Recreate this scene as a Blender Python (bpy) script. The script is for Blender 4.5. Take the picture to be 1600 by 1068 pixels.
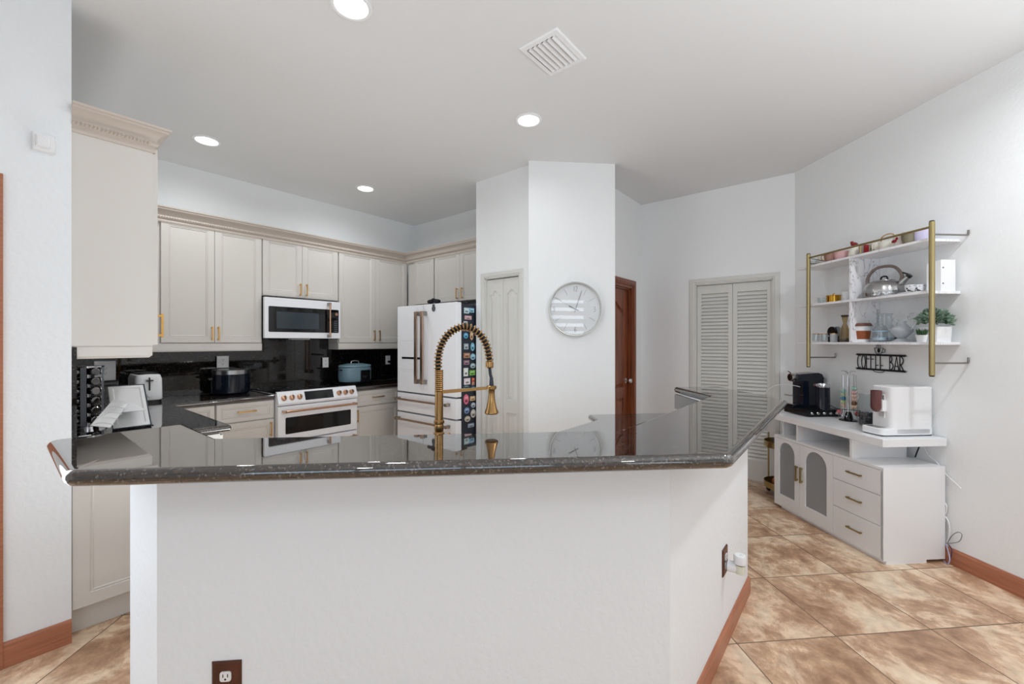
import bpy, bmesh, math, random
from mathutils import Vector, Matrix
PI = math.pi
rnd = random.Random(7)
SC = bpy.context.scene
COL = SC.collection
for o in list(bpy.data.objects):
    bpy.data.objects.remove(o, do_unlink=True)

# ---------------------------------------------------------------- camera
HC = 1.42          # eye height
FP = 660.0         # focal length in pixels of a 1600 px wide frame
cam_d = bpy.data.cameras.new('camera')
cam_d.sensor_width = 36.0
cam_d.lens = FP / 1600.0 * 36.0
cam_d.clip_start = 0.05
cam = bpy.data.objects.new('camera', cam_d)
cam.location = (0, 0, HC)
cam.rotation_euler = (PI / 2, 0, 0)
COL.objects.link(cam)
SC.camera = cam

# ---------------------------------------------------------------- colour management
SC.view_settings.view_transform = 'Standard'
SC.view_settings.look = 'None'
SC.view_settings.gamma = 1.0
SC.view_settings.use_curve_mapping = False
SC.view_settings.exposure = 0.0
SC.cycles.diffuse_bounces = 8
SC.cycles.transparent_max_bounces = 24

# ---------------------------------------------------------------- world
W = bpy.data.worlds.new('sky')
SC.world = W
W.use_nodes = True
wn = W.node_tree
wn.nodes['Background'].inputs['Color'].default_value = (0.72, 0.86, 1.0, 1)
wn.nodes['Background'].inputs['Strength'].default_value = 1.6

# ---------------------------------------------------------------- lamps
ZC = 3.04          # ceiling height
def area(name, loc, rot, sx, sy, power, col=(1, 1, 1), shape='RECTANGLE'):
    d = bpy.data.lights.new(name, 'AREA')
    d.shape = shape; d.size = sx; d.size_y = sy
    d.energy = power; d.color = col
    o = bpy.data.objects.new(name, d)
    o.location = loc; o.rotation_euler = rot
    COL.objects.link(o)
    return o
# daylight through the openings of the living room behind and left of the camera
DAY = (0.93, 0.965, 1.0)
area('daylight_living_window', (-0.55, -3.02, 1.75), (PI / 2, 0, 0), 3.6, 1.1, 16, (0.66, 0.82, 1.0))
area('daylight_shutter_window', (2.72, -3.05, 1.75), (PI / 2, 0, 0), 0.9, 1.6, 12, DAY)
area('daylight_patio_door', (-2.885 * 0.7727 - 0.72 * 0.6347 - 0.16, 2.885 * 0.6347 - 0.72 * 0.7727 + 0.12, 1.05), (PI / 2, 0, math.radians(50.6) + PI), 1.2, 2.0, 26, (0.84, 0.92, 1.0))
# unseen upward fill lamps, added to even out ceiling and wall brightness
FL = (0.92, 0.97, 1.0)
area('fill_uplight', (-0.5, -0.3, 1.95), (PI, 0, 0), 1.2, 1.2, 6, FL)
area('fill_uplight', (1.9, 0.4, 1.6), (PI, 0, 0), 1.6, 1.6, 36, FL)
area('fill_uplight', (-0.9, 2.55, 0.45), (PI, 0, 0), 0.8, 0.8, 17, FL)
CAN_W = 6.0
CANS = [(549, 8), (323, 219), (571, 294), (826, 187)]
def can_xy(p):
    Y = FP * (ZC - HC) / (534 - p[1]); return ((p[0] - 800) / FP * Y, Y)
CAN_POS = [can_xy(p) for p in CANS]
FILL_LAMPS = [(-0.9, -0.9), (1.6, -0.9), (2.25, 1.55)]  # lamps added out of view as fill, not fixtures of the room

# ---------------------------------------------------------------- helpers: materials
def rgb(r, g, b):
    f = lambda c: (c / 255 / 12.92) if c / 255 <= 0.04045 else ((c / 255 + 0.055) / 1.055) ** 2.4
    return (f(r), f(g), f(b), 1)
def mat(name, col, rough=0.5, metal=0.0, spec=0.5, bump=None, coat=0.0, trans=0.0, emit=None, ior=1.45, alpha=1.0):
    m = bpy.data.materials.new(name); m.use_nodes = True
    nt = m.node_tree; b = nt.nodes['Principled BSDF']
    b.inputs['Base Color'].default_value = col
    b.inputs['Roughness'].default_value = rough
    b.inputs['Metallic'].default_value = metal
    b.inputs['Specular IOR Level'].default_value = spec
    b.inputs['Coat Weight'].default_value = coat
    b.inputs['Coat Roughness'].default_value = 0.05
    b.inputs['Transmission Weight'].default_value = trans
    b.inputs['IOR'].default_value = ior
    b.inputs['Alpha'].default_value = alpha
    if emit:
        b.inputs['Emission Color'].default_value = emit[0]
        b.inputs['Emission Strength'].default_value = emit[1]
    if bump:      # (scale, distance, strength)
        tc = nt.nodes.new('ShaderNodeTexCoord')
        n = nt.nodes.new('ShaderNodeTexNoise'); n.inputs['Scale'].default_value = bump[0]
        n.inputs['Detail'].default_value = 3.0
        bp = nt.nodes.new('ShaderNodeBump'); bp.inputs['Distance'].default_value = bump[1]
        bp.inputs['Strength'].default_value = bump[2]
        nt.links.new(tc.outputs['Object'], n.inputs['Vector'])
        nt.links.new(n.outputs['Fac'], bp.inputs['Height'])
        nt.links.new(bp.outputs['Normal'], b.inputs['Normal'])
    return m
def nodes_of(m):
    nt = m.node_tree; return nt, nt.nodes['Principled BSDF'], nt.nodes.new, nt.links.new
def ramp(nt, stops):
    r = nt.nodes.new('ShaderNodeValToRGB'); e = r.color_ramp.elements
    e[0].position, e[0].color = stops[0]; e[1].position, e[1].color = stops[-1]
    for p, c in stops[1:-1]:
        k = e.new(p); k.color = c
    return r

M = {}
M['wall'] = mat('wall_paint', rgb(238, 240, 241), 0.6, bump=(48, 0.004, 0.35))
M['wall_tex'] = mat('knockdown_textured_wall_paint', rgb(236, 240, 243), 0.55, bump=(42, 0.006, 0.42))
M['ceil'] = mat('ceiling_paint', rgb(226, 227, 228), 0.75, bump=(30, 0.004, 0.25))
M['cab'] = mat('cabinet_paint', rgb(213, 209, 203), 0.38)
M['cab_edge'] = mat('cabinet_glazed_moulding', rgb(198, 187, 177), 0.4)
M['casing'] = mat('grey_white_door_paint', rgb(216, 216, 212), 0.4)
M['white'] = mat('white_gloss', rgb(236, 237, 239), 0.22)
M['white_app'] = mat('white_appliance_enamel', rgb(240, 242, 246), 0.25)
M['white_matte'] = mat('white_plastic', rgb(232, 232, 232), 0.45)
M['black'] = mat('black_plastic', rgb(14, 15, 18), 0.25)
M['black_matte'] = mat('black_metal', rgb(18, 18, 20), 0.5)
M['black_glass'] = mat('black_glass', rgb(10, 12, 15), 0.05, spec=0.6)
M['dark_gap'] = mat('dark_gap', rgb(12, 12, 13), 0.8)
M['fridge_side'] = mat('dark_slate_enamel', rgb(38, 44, 54), 0.4)
M['navy'] = mat('blue_black_enamel', rgb(16, 22, 34), 0.12, spec=0.6)
M['brass'] = mat('brushed_brass', rgb(214, 166, 92), 0.3, 1.0)
M['antique'] = mat('antique_brass', rgb(165, 128, 82), 0.28, 1.0)
M['champagne'] = mat('champagne_gold_post', rgb(172, 156, 112), 0.3, 1.0)
M['rose'] = mat('brushed_bronze', rgb(188, 160, 140), 0.28, 1.0)
M['copper'] = mat('copper_tube', rgb(200, 158, 130), 0.25, 1.0)
M['steel'] = mat('stainless_steel', rgb(176, 176, 176), 0.25, 1.0)
M['chrome'] = mat('chrome', rgb(215, 215, 218), 0.1, 1.0)
M['nickel'] = mat('brushed_nickel', rgb(150, 146, 140), 0.25, 1.0)
def thin_glass(name, tint=(0.97, 0.985, 0.985, 1), rough=0.01, ior=1.5, base=0.0, haze=None):
    """thin clear pane: transparent body with fresnel reflection, optional frosting"""
    m = bpy.data.materials.new(name); m.use_nodes = True; nt = m.node_tree
    for n in list(nt.nodes):
        if n.type != 'OUTPUT_MATERIAL': nt.nodes.remove(n)
    out = nt.nodes[0]; tr = nt.nodes.new('ShaderNodeBsdfTransparent'); tr.inputs['Color'].default_value = tint
    gl = nt.nodes.new('ShaderNodeBsdfGlossy'); gl.inputs['Roughness'].default_value = rough
    lw = nt.nodes.new('ShaderNodeLayerWeight'); lw.inputs['Blend'].default_value = 0.5
    pw = nt.nodes.new('ShaderNodeMath'); pw.operation = 'POWER'; pw.inputs[1].default_value = 4.0
    fr = nt.nodes.new('ShaderNodeMath'); fr.operation = 'MULTIPLY_ADD'; fr.inputs[1].default_value = 0.7; fr.inputs[2].default_value = ((ior - 1) / (ior + 1)) ** 2
    nt.links.new(lw.outputs['Facing'], pw.inputs[0]); nt.links.new(pw.outputs[0], fr.inputs[0])
    mx = nt.nodes.new('ShaderNodeMixShader'); src = tr
    if haze:
        df = nt.nodes.new('ShaderNodeBsdfDiffuse'); df.inputs['Color'].default_value = haze[0]
        m2 = nt.nodes.new('ShaderNodeMixShader'); m2.inputs[0].default_value = haze[1]
        nt.links.new(tr.outputs[0], m2.inputs[1]); nt.links.new(df.outputs[0], m2.inputs[2]); src = m2
    nt.links.new(fr.outputs[0], mx.inputs[0]); nt.links.new(src.outputs[0], mx.inputs[1]); nt.links.new(gl.outputs[0], mx.inputs[2])
    nt.links.new(mx.outputs[0], out.inputs['Surface']); return m
M['glass'] = thin_glass('clear_glass', (0.93, 0.95, 0.955, 1), 0.01, 1.6)
M['grout'] = mat('grout', rgb(110, 92, 78), 0.8)
M['lens'] = mat('lamp_lens', (1, 1, 1, 1), 0.4, emit=((1, 0.99, 0.97, 1), 6.0))
M['steelblue'] = mat('blue_grey_enamel', rgb(112, 140, 152), 0.3)
M['leaf'] = mat('grey_green_leaf', rgb(122, 148, 128), 0.55)
M['leaf_dark'] = mat('dark_green_leaf', rgb(48, 84, 50), 0.5)
M['soil'] = mat('potting_soil', rgb(50, 42, 36), 0.9)
M['rubber'] = mat('black_rubber', rgb(20, 20, 20), 0.6)

def wood_mat(name, c1, c2, scale=(2, 40, 40), rough=0.35):
    m = mat(name, c1, rough); nt, b, N, L = nodes_of(m)
    tc = N('ShaderNodeTexCoord'); mp = N('ShaderNodeMapping'); mp.inputs['Scale'].default_value = scale
    n = N('ShaderNodeTexNoise'); n.inputs['Scale'].default_value = 1.6; n.inputs['Detail'].default_value = 6
    r = ramp(nt, [(0.3, c2), (0.7, c1)])
    L(tc.outputs['Object'], mp.inputs['Vector']); L(mp.outputs['Vector'], n.inputs['Vector'])
    L(n.outputs['Fac'], r.inputs['Fac']); L(r.outputs['Color'], b.inputs['Base Color'])
    return m
M['wood_base'] = wood_mat('stained_oak_baseboard', rgb(184, 122, 92), rgb(158, 98, 72), (3, 3, 60))
M['wood_door'] = wood_mat('dark_stained_mahogany', rgb(150, 82, 48), rgb(98, 48, 26), (30, 30, 1.5), 0.28)
M['wood_plate'] = wood_mat('dark_wood_plate', rgb(92, 46, 28), rgb(66, 32, 20), (30, 30, 6), 0.3)

# polished dark granite with brown and blue-grey crystals
def granite(name='polished_dark_granite', ior=1.8, dark=1.0, coat=0.7):
    m = mat(name, rgb(30, 29, 28), 0.03, spec=0.5, ior=ior, coat=coat)
    m.node_tree.nodes['Principled BSDF'].inputs['Coat Roughness'].default_value = 0.01; m.node_tree.nodes['Principled BSDF'].inputs['Coat IOR'].default_value = 1.6; nt, b, N, L = nodes_of(m)
    tc = N('ShaderNodeTexCoord')
    v = N('ShaderNodeTexVoronoi'); v.inputs['Scale'].default_value = 190
    n = N('ShaderNodeTexNoise'); n.inputs['Scale'].default_value = 150; n.inputs['Detail'].default_value = 2
    r = ramp(nt, [(0.0, rgb(9, 10, 11)), (0.5, rgb(17, 17, 17)), (0.58, rgb(62, 48, 36)), (0.7, rgb(74, 60, 46))])
    mx = N('ShaderNodeMix'); mx.data_type = 'RGBA'
    r2 = ramp(nt, [(0.90, (0, 0, 0, 1)), (0.93, (1, 1, 1, 1))])
    sep = N('ShaderNodeSeparateColor')
    L(tc.outputs['Object'], v.inputs['Vector']); L(tc.outputs['Object'], n.inputs['Vector'])
    L(n.outputs['Fac'], r.inputs['Fac']); L(v.outputs['Color'], sep.inputs['Color']); L(sep.outputs['Red'], r2.inputs['Fac'])
    L(r2.outputs['Color'], mx.inputs['Factor']); L(r.outputs['Color'], mx.inputs[6])
    mx.inputs[7].default_value = rgb(96, 92, 88)
    dk = N('ShaderNodeMix'); dk.data_type = 'RGBA'; dk.blend_type = 'MULTIPLY'; dk.inputs['Factor'].default_value = 1; dk.inputs[7].default_value = (dark, dark, dark * 1.05, 1)
    L(mx.outputs[2], dk.inputs[6]); L(dk.outputs[2], b.inputs['Base Color'])
    return m
M['granite'] = granite()
M['granite_wall'] = granite('black_backsplash_granite', 1.55, 0.3, 0.0)

# marble-look board
def marble(name='marble_pattern_board', vein=170):
    m = mat(name, rgb(240, 240, 242), 0.25); nt, b, N, L = nodes_of(m)
    tc = N('ShaderNodeTexCoord'); mp = N('ShaderNodeMapping'); mp.inputs['Scale'].default_value = (3, 3, 1.5); mp.inputs['Rotation'].default_value = (0.3, 0.5, 0.2)
    n = N('ShaderNodeTexNoise'); n.inputs['Scale'].default_value = 4; n.inputs['Detail'].default_value = 5; n.inputs['Distortion'].default_value = 1.3
    r = ramp(nt, [(0.475, rgb(238, 238, 241)), (0.5, rgb(vein, vein, vein + 4)), (0.52, rgb(238, 238, 241))])
    L(tc.outputs['Object'], mp.inputs['Vector']); L(mp.outputs['Vector'], n.inputs['Vector'])
    L(n.outputs['Fac'], r.inputs['Fac']); L(r.outputs['Color'], b.inputs['Base Color'])
    return m
M['marble'] = marble()
M['marble_soft'] = marble('marble_shelf_board', 218)

# large stone-look porcelain tiles, 0.508 m, laid square to the right-hand wall
TA = math.radians(5.6)
def tile_floor():
    m = mat('stone_look_floor_tile', rgb(180, 150, 120), 0.32); nt, b, N, L = nodes_of(m)
    T = 0.508
    tc = N('ShaderNodeTexCoord')
    mp = N('ShaderNodeMapping'); mp.vector_type = 'POINT'
    mp.inputs['Rotation'].default_value = (0, 0, -TA)
    L(tc.outputs['Object'], mp.inputs['Vector'])
    sc = N('ShaderNodeVectorMath'); sc.operation = 'MULTIPLY'; sc.inputs[1].default_value = (1 / T, 1 / T, 1)
    ad = N('ShaderNodeVectorMath'); ad.operation = 'ADD'; ad.inputs[1].default_value = (-2.459 + 10, -3.695 + 10, 0)
    L(mp.outputs['Vector'], sc.inputs[0]); L(sc.outputs[0], ad.inputs[0])
    fl = N('ShaderNodeVectorMath'); fl.operation = 'FLOOR'; L(ad.outputs[0], fl.inputs[0])
    fr = N('ShaderNodeVectorMath'); fr.operation = 'FRACTION'; L(ad.outputs[0], fr.inputs[0])
    wn_ = N('ShaderNodeTexWhiteNoise'); wn_.noise_dimensions = '2D'; L(fl.outputs[0], wn_.inputs['Vector'])
    off = N('ShaderNodeVectorMath'); off.operation = 'MULTIPLY_ADD'
    off.inputs[1].default_value = (17, 17, 17); L(wn_.outputs['Color'], off.inputs[0]); L(ad.outputs[0], off.inputs[2])
    st = N('ShaderNodeMapping'); st.inputs['Scale'].default_value = (1.0, 0.85, 1.0); st.inputs['Rotation'].default_value = (0, 0, 0.7)
    L(off.outputs[0], st.inputs['Vector'])
    n1 = N('ShaderNodeTexNoise'); n1.inputs['Scale'].default_value = 1.9; n1.inputs['Detail'].default_value = 12
    n1.inputs['Roughness'].default_value = 0.72; n1.inputs['Distortion'].default_value = 0.35
    L(st.outputs[0], n1.inputs['Vector'])
    r1 = ramp(nt, [(0.34, rgb(158, 122, 96)), (0.44, rgb(190, 154, 124)), (0.49, rgb(206, 172, 142)), (0.525, rgb(226, 198, 168)), (0.62, rgb(238, 218, 192))])
    L(n1.outputs['Fac'], r1.inputs['Fac'])
    n2 = N('ShaderNodeTexNoise'); n2.inputs['Scale'].default_value = 9; n2.inputs['Detail'].default_value = 10
    L(st.outputs[0], n2.inputs['Vector'])
    r2 = ramp(nt, [(0.32, (0.80, 0.77, 0.76, 1)), (0.62, (1.06, 1.05, 1.04, 1))])
    L(n2.outputs['Fac'], r2.inputs['Fac'])
    mul = N('ShaderNodeMix'); mul.data_type = 'RGBA'; mul.blend_type = 'MULTIPLY'; mul.inputs['Factor'].default_value = 1
    L(r1.outputs['Color'], mul.inputs[6]); L(r2.outputs['Color'], mul.inputs[7])
    # grout mask
    sp = N('ShaderNodeSeparateXYZ'); L(fr.outputs[0], sp.inputs[0])
    def edge(o):
        a = N('ShaderNodeMath'); a.operation = 'SUBTRACT'; a.inputs[1].default_value = 0.5; L(o, a.inputs[0])
        c = N('ShaderNodeMath'); c.operation = 'ABSOLUTE'; L(a.outputs[0], c.inputs[0])
        g = N('ShaderNodeMath'); g.operation = 'GREATER_THAN'; g.inputs[1].default_value = 0.5 - 0.0055; L(c.outputs[0], g.inputs[0])
        return g
    gx, gy = edge(sp.outputs['X']), edge(sp.outputs['Y'])
    mxm = N('ShaderNodeMath'); mxm.operation = 'MAXIMUM'; L(gx.outputs[0], mxm.inputs[0]); L(gy.outputs[0], mxm.inputs[1])
    fin = N('ShaderNodeMix'); fin.data_type = 'RGBA'; L(mxm.outputs[0], fin.inputs['Factor'])
    L(mul.outputs[2], fin.inputs[6]); fin.inputs[7].default_value = rgb(118, 98, 82)
    L(fin.outputs[2], b.inputs['Base Color'])
    ro = N('ShaderNodeMath'); ro.operation = 'MULTIPLY_ADD'; ro.inputs[1].default_value = 0.5; ro.inputs[2].default_value = 0.3
    L(mxm.outputs[0], ro.inputs[0]); L(ro.outputs[0], b.inputs['Roughness'])
    bp = N('ShaderNodeBump'); bp.inputs['Distance'].default_value = 0.002; bp.inputs['Strength'].default_value = 0.4; bp.invert = True
    L(mxm.outputs[0], bp.inputs['Height']); L(bp.outputs['Normal'], b.inputs['Normal'])
    return m
M['tile'] = tile_floor()

# ---------------------------------------------------------------- helpers: meshes
class MB:
    def __init__(s): s.v = []; s.f = []
    def add(s, vs, fs):
        n = len(s.v); s.v += [tuple(v) for v in vs]; s.f += [tuple(i + n for i in f) for f in fs]; return s
    def box(s, x0, x1, y0, y1, z0, z1, ch=0.0):
        if ch <= 0:
            vs = [(x, y, z) for z in (z0, z1) for y in (y0, y1) for x in (x0, x1)]
            return s.add(vs, [(0, 2, 3, 1), (4, 5, 7, 6), (0, 1, 5, 4), (2, 6, 7, 3), (0, 4, 6, 2), (1, 3, 7, 5)])
        bm = bmesh.new(); bmesh.ops.create_cube(bm, size=1)
        for v in bm.verts:
            v.co = Vector(((x0 + x1) / 2 + v.co.x * (x1 - x0), (y0 + y1) / 2 + v.co.y * (y1 - y0), (z0 + z1) / 2 + v.co.z * (z1 - z0)))
        bmesh.ops.bevel(bm, geom=bm.edges[:], offset=ch, segments=2, affect='EDGES', profile=0.5)
        bm.verts.index_update()
        s.add([v.co[:] for v in bm.verts], [[v.index for v in f.verts] for f in bm.faces]); bm.free(); return s
    def loft(s, rings, cap0=True, cap1=True, closed=True):
        n = len(rings[0]); base = len(s.v)
        for r in rings: s.v += [tuple(p) for p in r]
        for k in range(len(rings) - 1):
            a = base + k * n; b = a + n
            for i in range(n if closed else n - 1):
                j = (i + 1) % n
                s.f.append((a + i, a + j, b + j, b + i))
        if cap0: s.f.append(tuple(base + i for i in range(n))[::-1])
        if cap1: s.f.append(tuple(base + (len(rings) - 1) * n + i for i in range(n)))
        return s
    def tube(s, pts, r, n=8, closed=False, caps=True):
        pts = [Vector(p) for p in pts]; m = len(pts)
        rr = r if isinstance(r, (list, tuple)) else [r] * m
        rings = []; up = None
        for i, p in enumerate(pts):
            if closed: t = pts[(i + 1) % m] - pts[i - 1]
            else: t = pts[min(i + 1, m - 1)] - pts[max(i - 1, 0)]
            if t.length < 1e-9: t = Vector((0, 0, 1))
            t.normalize()
            if up is None:
                up = Vector((0, 0, 1)) if abs(t.z) < 0.9 else Vector((1, 0, 0))
            a = up - t * up.dot(t)
            if a.length < 1e-6: a = t.orthogonal()
            a.normalize(); up = a; b = t.cross(a)
            rings.append([p + (a * math.cos(2 * PI * k / n) + b * math.sin(2 * PI * k / n)) * rr[i] for k in range(n)])
        if closed: rings.append(rings[0]); return s.loft(rings, False, False)
        return s.loft(rings, caps, caps)
    def lathe(s, prof, n=24, c=(0, 0, 0), axis='z', caps=True):
        rings = []
        for r, h in prof:
            ring = []
            for k in range(n):
                a = 2 * PI * k / n; x, y = max(r, 1e-5) * math.cos(a), max(r, 1e-5) * math.sin(a)
                if axis == 'z': p = (c[0] + x, c[1] + y, c[2] + h)
                elif axis == 'y': p = (c[0] + x, c[1] + h, c[2] - y)
                else: p = (c[0] + h, c[1] + x, c[2] + y)
                ring.append(p)
            rings.append(ring)
        return s.loft(rings, caps, caps)
    def ball(s, c, r, n=12, sx=1, sy=1, sz=1):
        return_ = [(r * math.sin(PI * k / n), -r * math.cos(PI * k / n)) for k in range(n + 1)]
        b0 = len(s.v); s.lathe(return_, n * 2, (0, 0, 0), 'z', False)
        for i in range(b0, len(s.v)):
            x, y, z = s.v[i]; s.v[i] = (c[0] + x * sx, c[1] + y * sy, c[2] + z * sz)
        return s
    def prism(s, poly, z0, z1):
        n = len(poly); b0 = len(s.v)
        s.loft([[(x, y, z0) for x, y in poly], [(x, y, z1) for x, y in poly]], False, False)
        if n <= 4: t = [tuple(range(n))]
        else: t = tess(poly)
        s.f += [tuple(b0 + n + i for i in f) for f in t] + [tuple(b0 + i for i in f[::-1]) for f in t]
        return s
    def build(s, name, m, parent=None, ang=38, loc=None, rotz=None):
        me = bpy.data.meshes.new(name); me.from_pydata(s.v, [], s.f)
        bm = bmesh.new(); bm.from_mesh(me)
        bmesh.ops.recalc_face_normals(bm, faces=bm.faces[:]); bm.to_mesh(me); bm.free()
        me.materials.append(m)
        for p in me.polygons: p.use_smooth = True
        me.set_sharp_from_angle(angle=math.radians(ang))
        o = bpy.data.objects.new(name, me); COL.objects.link(o)
        wmod = o.modifiers.new('wn', 'WEIGHTED_NORMAL'); wmod.keep_sharp = True; wmod.weight = 100
        if parent: o.parent = parent
        if loc: o.location = loc
        if rotz is not None: o.rotation_euler = (0, 0, rotz)
        return o
def B(name, m, parent, x0, x1, y0, y1, z0, z1, ch=0.0):
    return MB().box(x0, x1, y0, y1, z0, z1, ch).build(name, m, parent)

def tag(o, label=None, cat=None, group=None, kind=None):
    if label: o['label'] = label
    if cat: o['category'] = cat
    if group: o['group'] = group
    if kind: o['kind'] = kind
    return o
def thing(name, label, cat, loc=(0, 0, 0), rotz=0, group=None):
    o = bpy.data.objects.new(name, None); o.empty_display_size = 0.1; COL.objects.link(o)
    o.location = loc; o.rotation_euler = (0, 0, rotz)
    return tag(o, label, cat, group)
def struct(o): o['kind'] = 'structure'; return o
def copy_tree(o, parent=None):
    c = o.copy(); COL.objects.link(c); c.parent = parent
    for ch in list(o.children): copy_tree(ch, c)
    return c

# ---------------------------------------------------------------- helpers: plan geometry
class Fr:
    """upright frame: x to the right seen from the front, y into depth, z up"""
    def __init__(s, x, y, rot): s.o = Vector((x, y)); s.rot = rot; s.ux = Vector((math.cos(rot), math.sin(rot))); s.uy = Vector((-math.sin(rot), math.cos(rot)))
    def w(s, lx, ly=0, z=0): p = s.o + s.ux * lx + s.uy * ly; return (p.x, p.y, z)
    def x(s, px, y=0.0):                    # local x where image column px meets the plane at depth y
        k = (px - 800) / FP; p = s.o + s.uy * y
        return (k * p.y - p.x) / (s.ux.x - k * s.ux.y)
    def z(s, px, py, y=0.0):                # height of image point (px, py) on that plane
        lx = s.x(px, y); p = s.o + s.uy * y + s.ux * lx
        return HC - (py - 534) / FP * p.y
    def at(s, px, py, z):                   # local x, y of image point at height z
        Y = FP * (HC - z) / (py - 534); X = (px - 800) / FP * Y
        d = Vector((X, Y)) - s.o; return d.dot(s.ux), d.dot(s.uy)
S39, C39 = math.sin(math.radians(39.4)), math.cos(math.radians(39.4))
def kp(c, d): return (c * C39 + d * S39, -c * S39 + d * C39)     # kitchen grid: c to the near right, d to the far right
RK = math.radians(50.6); RP = math.radians(-39.4); RN = math.radians(5.35); RR = math.radians(-85.43)
def frK(c): p = kp(c, 0); return Fr(p[0], p[1], RK)              # planes parallel to the back wall, local x = d
def frP(d): p = kp(0, d); return Fr(p[0], p[1], RP)              # planes parallel to the fridge wall, local x = c

def tess(pts):
    """ear clipping of a CCW outline"""
    idx = list(range(len(pts))); out = []
    P = [(p[0], p[1]) for p in pts]
    cr = lambda a, b, c: (b[0] - a[0]) * (c[1] - a[1]) - (b[1] - a[1]) * (c[0] - a[0])
    while len(idx) > 3:
        best = None
        for k in range(len(idx)):
            i, j, l = idx[k - 1], idx[k], idx[(k + 1) % len(idx)]
            ar = cr(P[i], P[j], P[l])
            if ar <= -1e-12: continue
            if any(cr(P[i], P[j], P[q]) > 1e-10 and cr(P[j], P[l], P[q]) > 1e-10 and cr(P[l], P[i], P[q]) > 1e-10 for q in idx if q not in (i, j, l)): continue
            best = k; break
        if best is None: best = 0
        k = best; out.append((idx[k - 1], idx[k], idx[(k + 1) % len(idx)])); idx.pop(k)
    out.append(tuple(idx)); return out
def offset_poly(poly, d):
    """inward offset of a CCW polygon"""
    n = len(poly); out = []
    for i in range(n):
        p0, p1, p2 = Vector(poly[i - 1]), Vector(poly[i]), Vector(poly[(i + 1) % n])
        e1 = (p1 - p0).normalized(); e2 = (p2 - p1).normalized()
        n1 = Vector((-e1.y, e1.x)); n2 = Vector((-e2.y, e2.x))
        m = n1 + n2; m = m / max(m.dot(n1), 0.2)
        out.append(tuple(p1 + m * d))
    return out
def ccw(poly):
    a = sum(poly[i - 1][0] * poly[i][1] - poly[i][0] * poly[i - 1][1] for i in range(len(poly)))
    return poly if a > 0 else poly[::-1]
def round_corners(poly, r, n=4):
    out = []; m = len(poly)
    for i in range(m):
        p0, p1, p2 = Vector(poly[i - 1]), Vector(poly[i]), Vector(poly[(i + 1) % m])
        a = (p0 - p1).normalized(); b = (p2 - p1).normalized()
        for k in range(n + 1):
            t = k / n; q0 = p1 + a * r; q2 = p1 + b * r
            out.append(tuple((1 - t) ** 2 * q0 + 2 * t * (1 - t) * p1 + t * t * q2))
    return out
def slab(poly, ztop, th, name, m, rc=0.02, parent=None):
    poly = ccw(poly); r = th / 2; rings = []
    for k in range(9):
        a = -PI / 2 + PI * k / 8
        i = r - r * math.cos(a)
        rings.append([(x, y, ztop - r + r * math.sin(a)) for x, y in round_corners(offset_poly(poly, i), max(rc * 1.4 - i, 0.004))])
    b = MB().loft(rings, False, False); n = len(rings[0])
    tris = tess(rings[-1])
    b.f += [tuple(8 * n + i for i in t) for t in tris] + [tuple(i for i in t[::-1]) for t in tris]
    return b.build(name, m, parent, 50)
def wall_prism(name, poly, z0, z1, m):
    return struct(MB().prism(ccw(poly), z0, z1).build(name, m))

# panel door: rectangle rings (inset, y)
def rect_ring(x0, x1, z0, z1, i, y): return [(x0 + i, y, z0 + i), (x1 - i, y, z0 + i), (x1 - i, y, z1 - i), (x0 + i, y, z1 - i)]
def panel(name, m, parent, x0, x1, z0, z1, y=0.0, t=0.02, fr=0.055):
    """raised-bead cabinet front, back at y, front at y-t"""
    f = y - t
    R = [(0, y), (0, f + 0.002), (0.002, f), (fr, f), (fr + 0.004, f + 0.005), (fr + 0.010, f + 0.002), (fr + 0.016, f + 0.007), (fr + 0.020, f + 0.007)]
    return MB().loft([rect_ring(x0, x1, z0, z1, i, yy) for i, yy in R]).build(name, m, parent, 20)
def bar_handle(parent, x, z, L, vertical=True, y=-0.02, m=None, out=0.03, w=0.010, name='handle', ch=0.001):
    m = m or M['brass']; b = MB()
    if vertical:
        b.box(x - w / 2, x + w / 2, y - out, y - out + w * 0.8, z - L / 2, z + L / 2, ch)
        for s in (-1, 1): b.box(x - w / 2, x + w / 2, y - out + w * 0.5, y, z + s * (L / 2 - w) - w / 2, z + s * (L / 2 - w) + w / 2)
    else:
        b.box(x - L / 2, x + L / 2, y - out, y - out + w * 0.8, z - w / 2, z + w / 2, ch)
        for s in (-1, 1): b.box(x + s * (L / 2 - w) - w / 2, x + s * (L / 2 - w) + w / 2, y - out + w * 0.5, y, z - w / 2, z + w / 2)
    return b.build(name, m, parent)

# ================================================================ SHELL
struct(MB().box(-7, 5, -3.2, 7.5, -0.1, 0.0).build('floor', M['tile']))
struct(MB().box(-7, 5, -3.2, 7.5, ZC, ZC + 0.1).build('ceiling', M['ceil']))

# right wall
def rw(Y): return 2.841 - 0.0796 * (Y - 2.344)
RC = (2.706, 4.04)                                  # corner right wall / closet wall
wall_prism('wall_right', [(rw(-3.2), -3.2), (rw(-3.2) + 0.2, -3.2), (RC[0] + 0.2, RC[1] + 0.1), (RC[0], RC[1])], 0, ZC, M['wall'])
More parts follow.
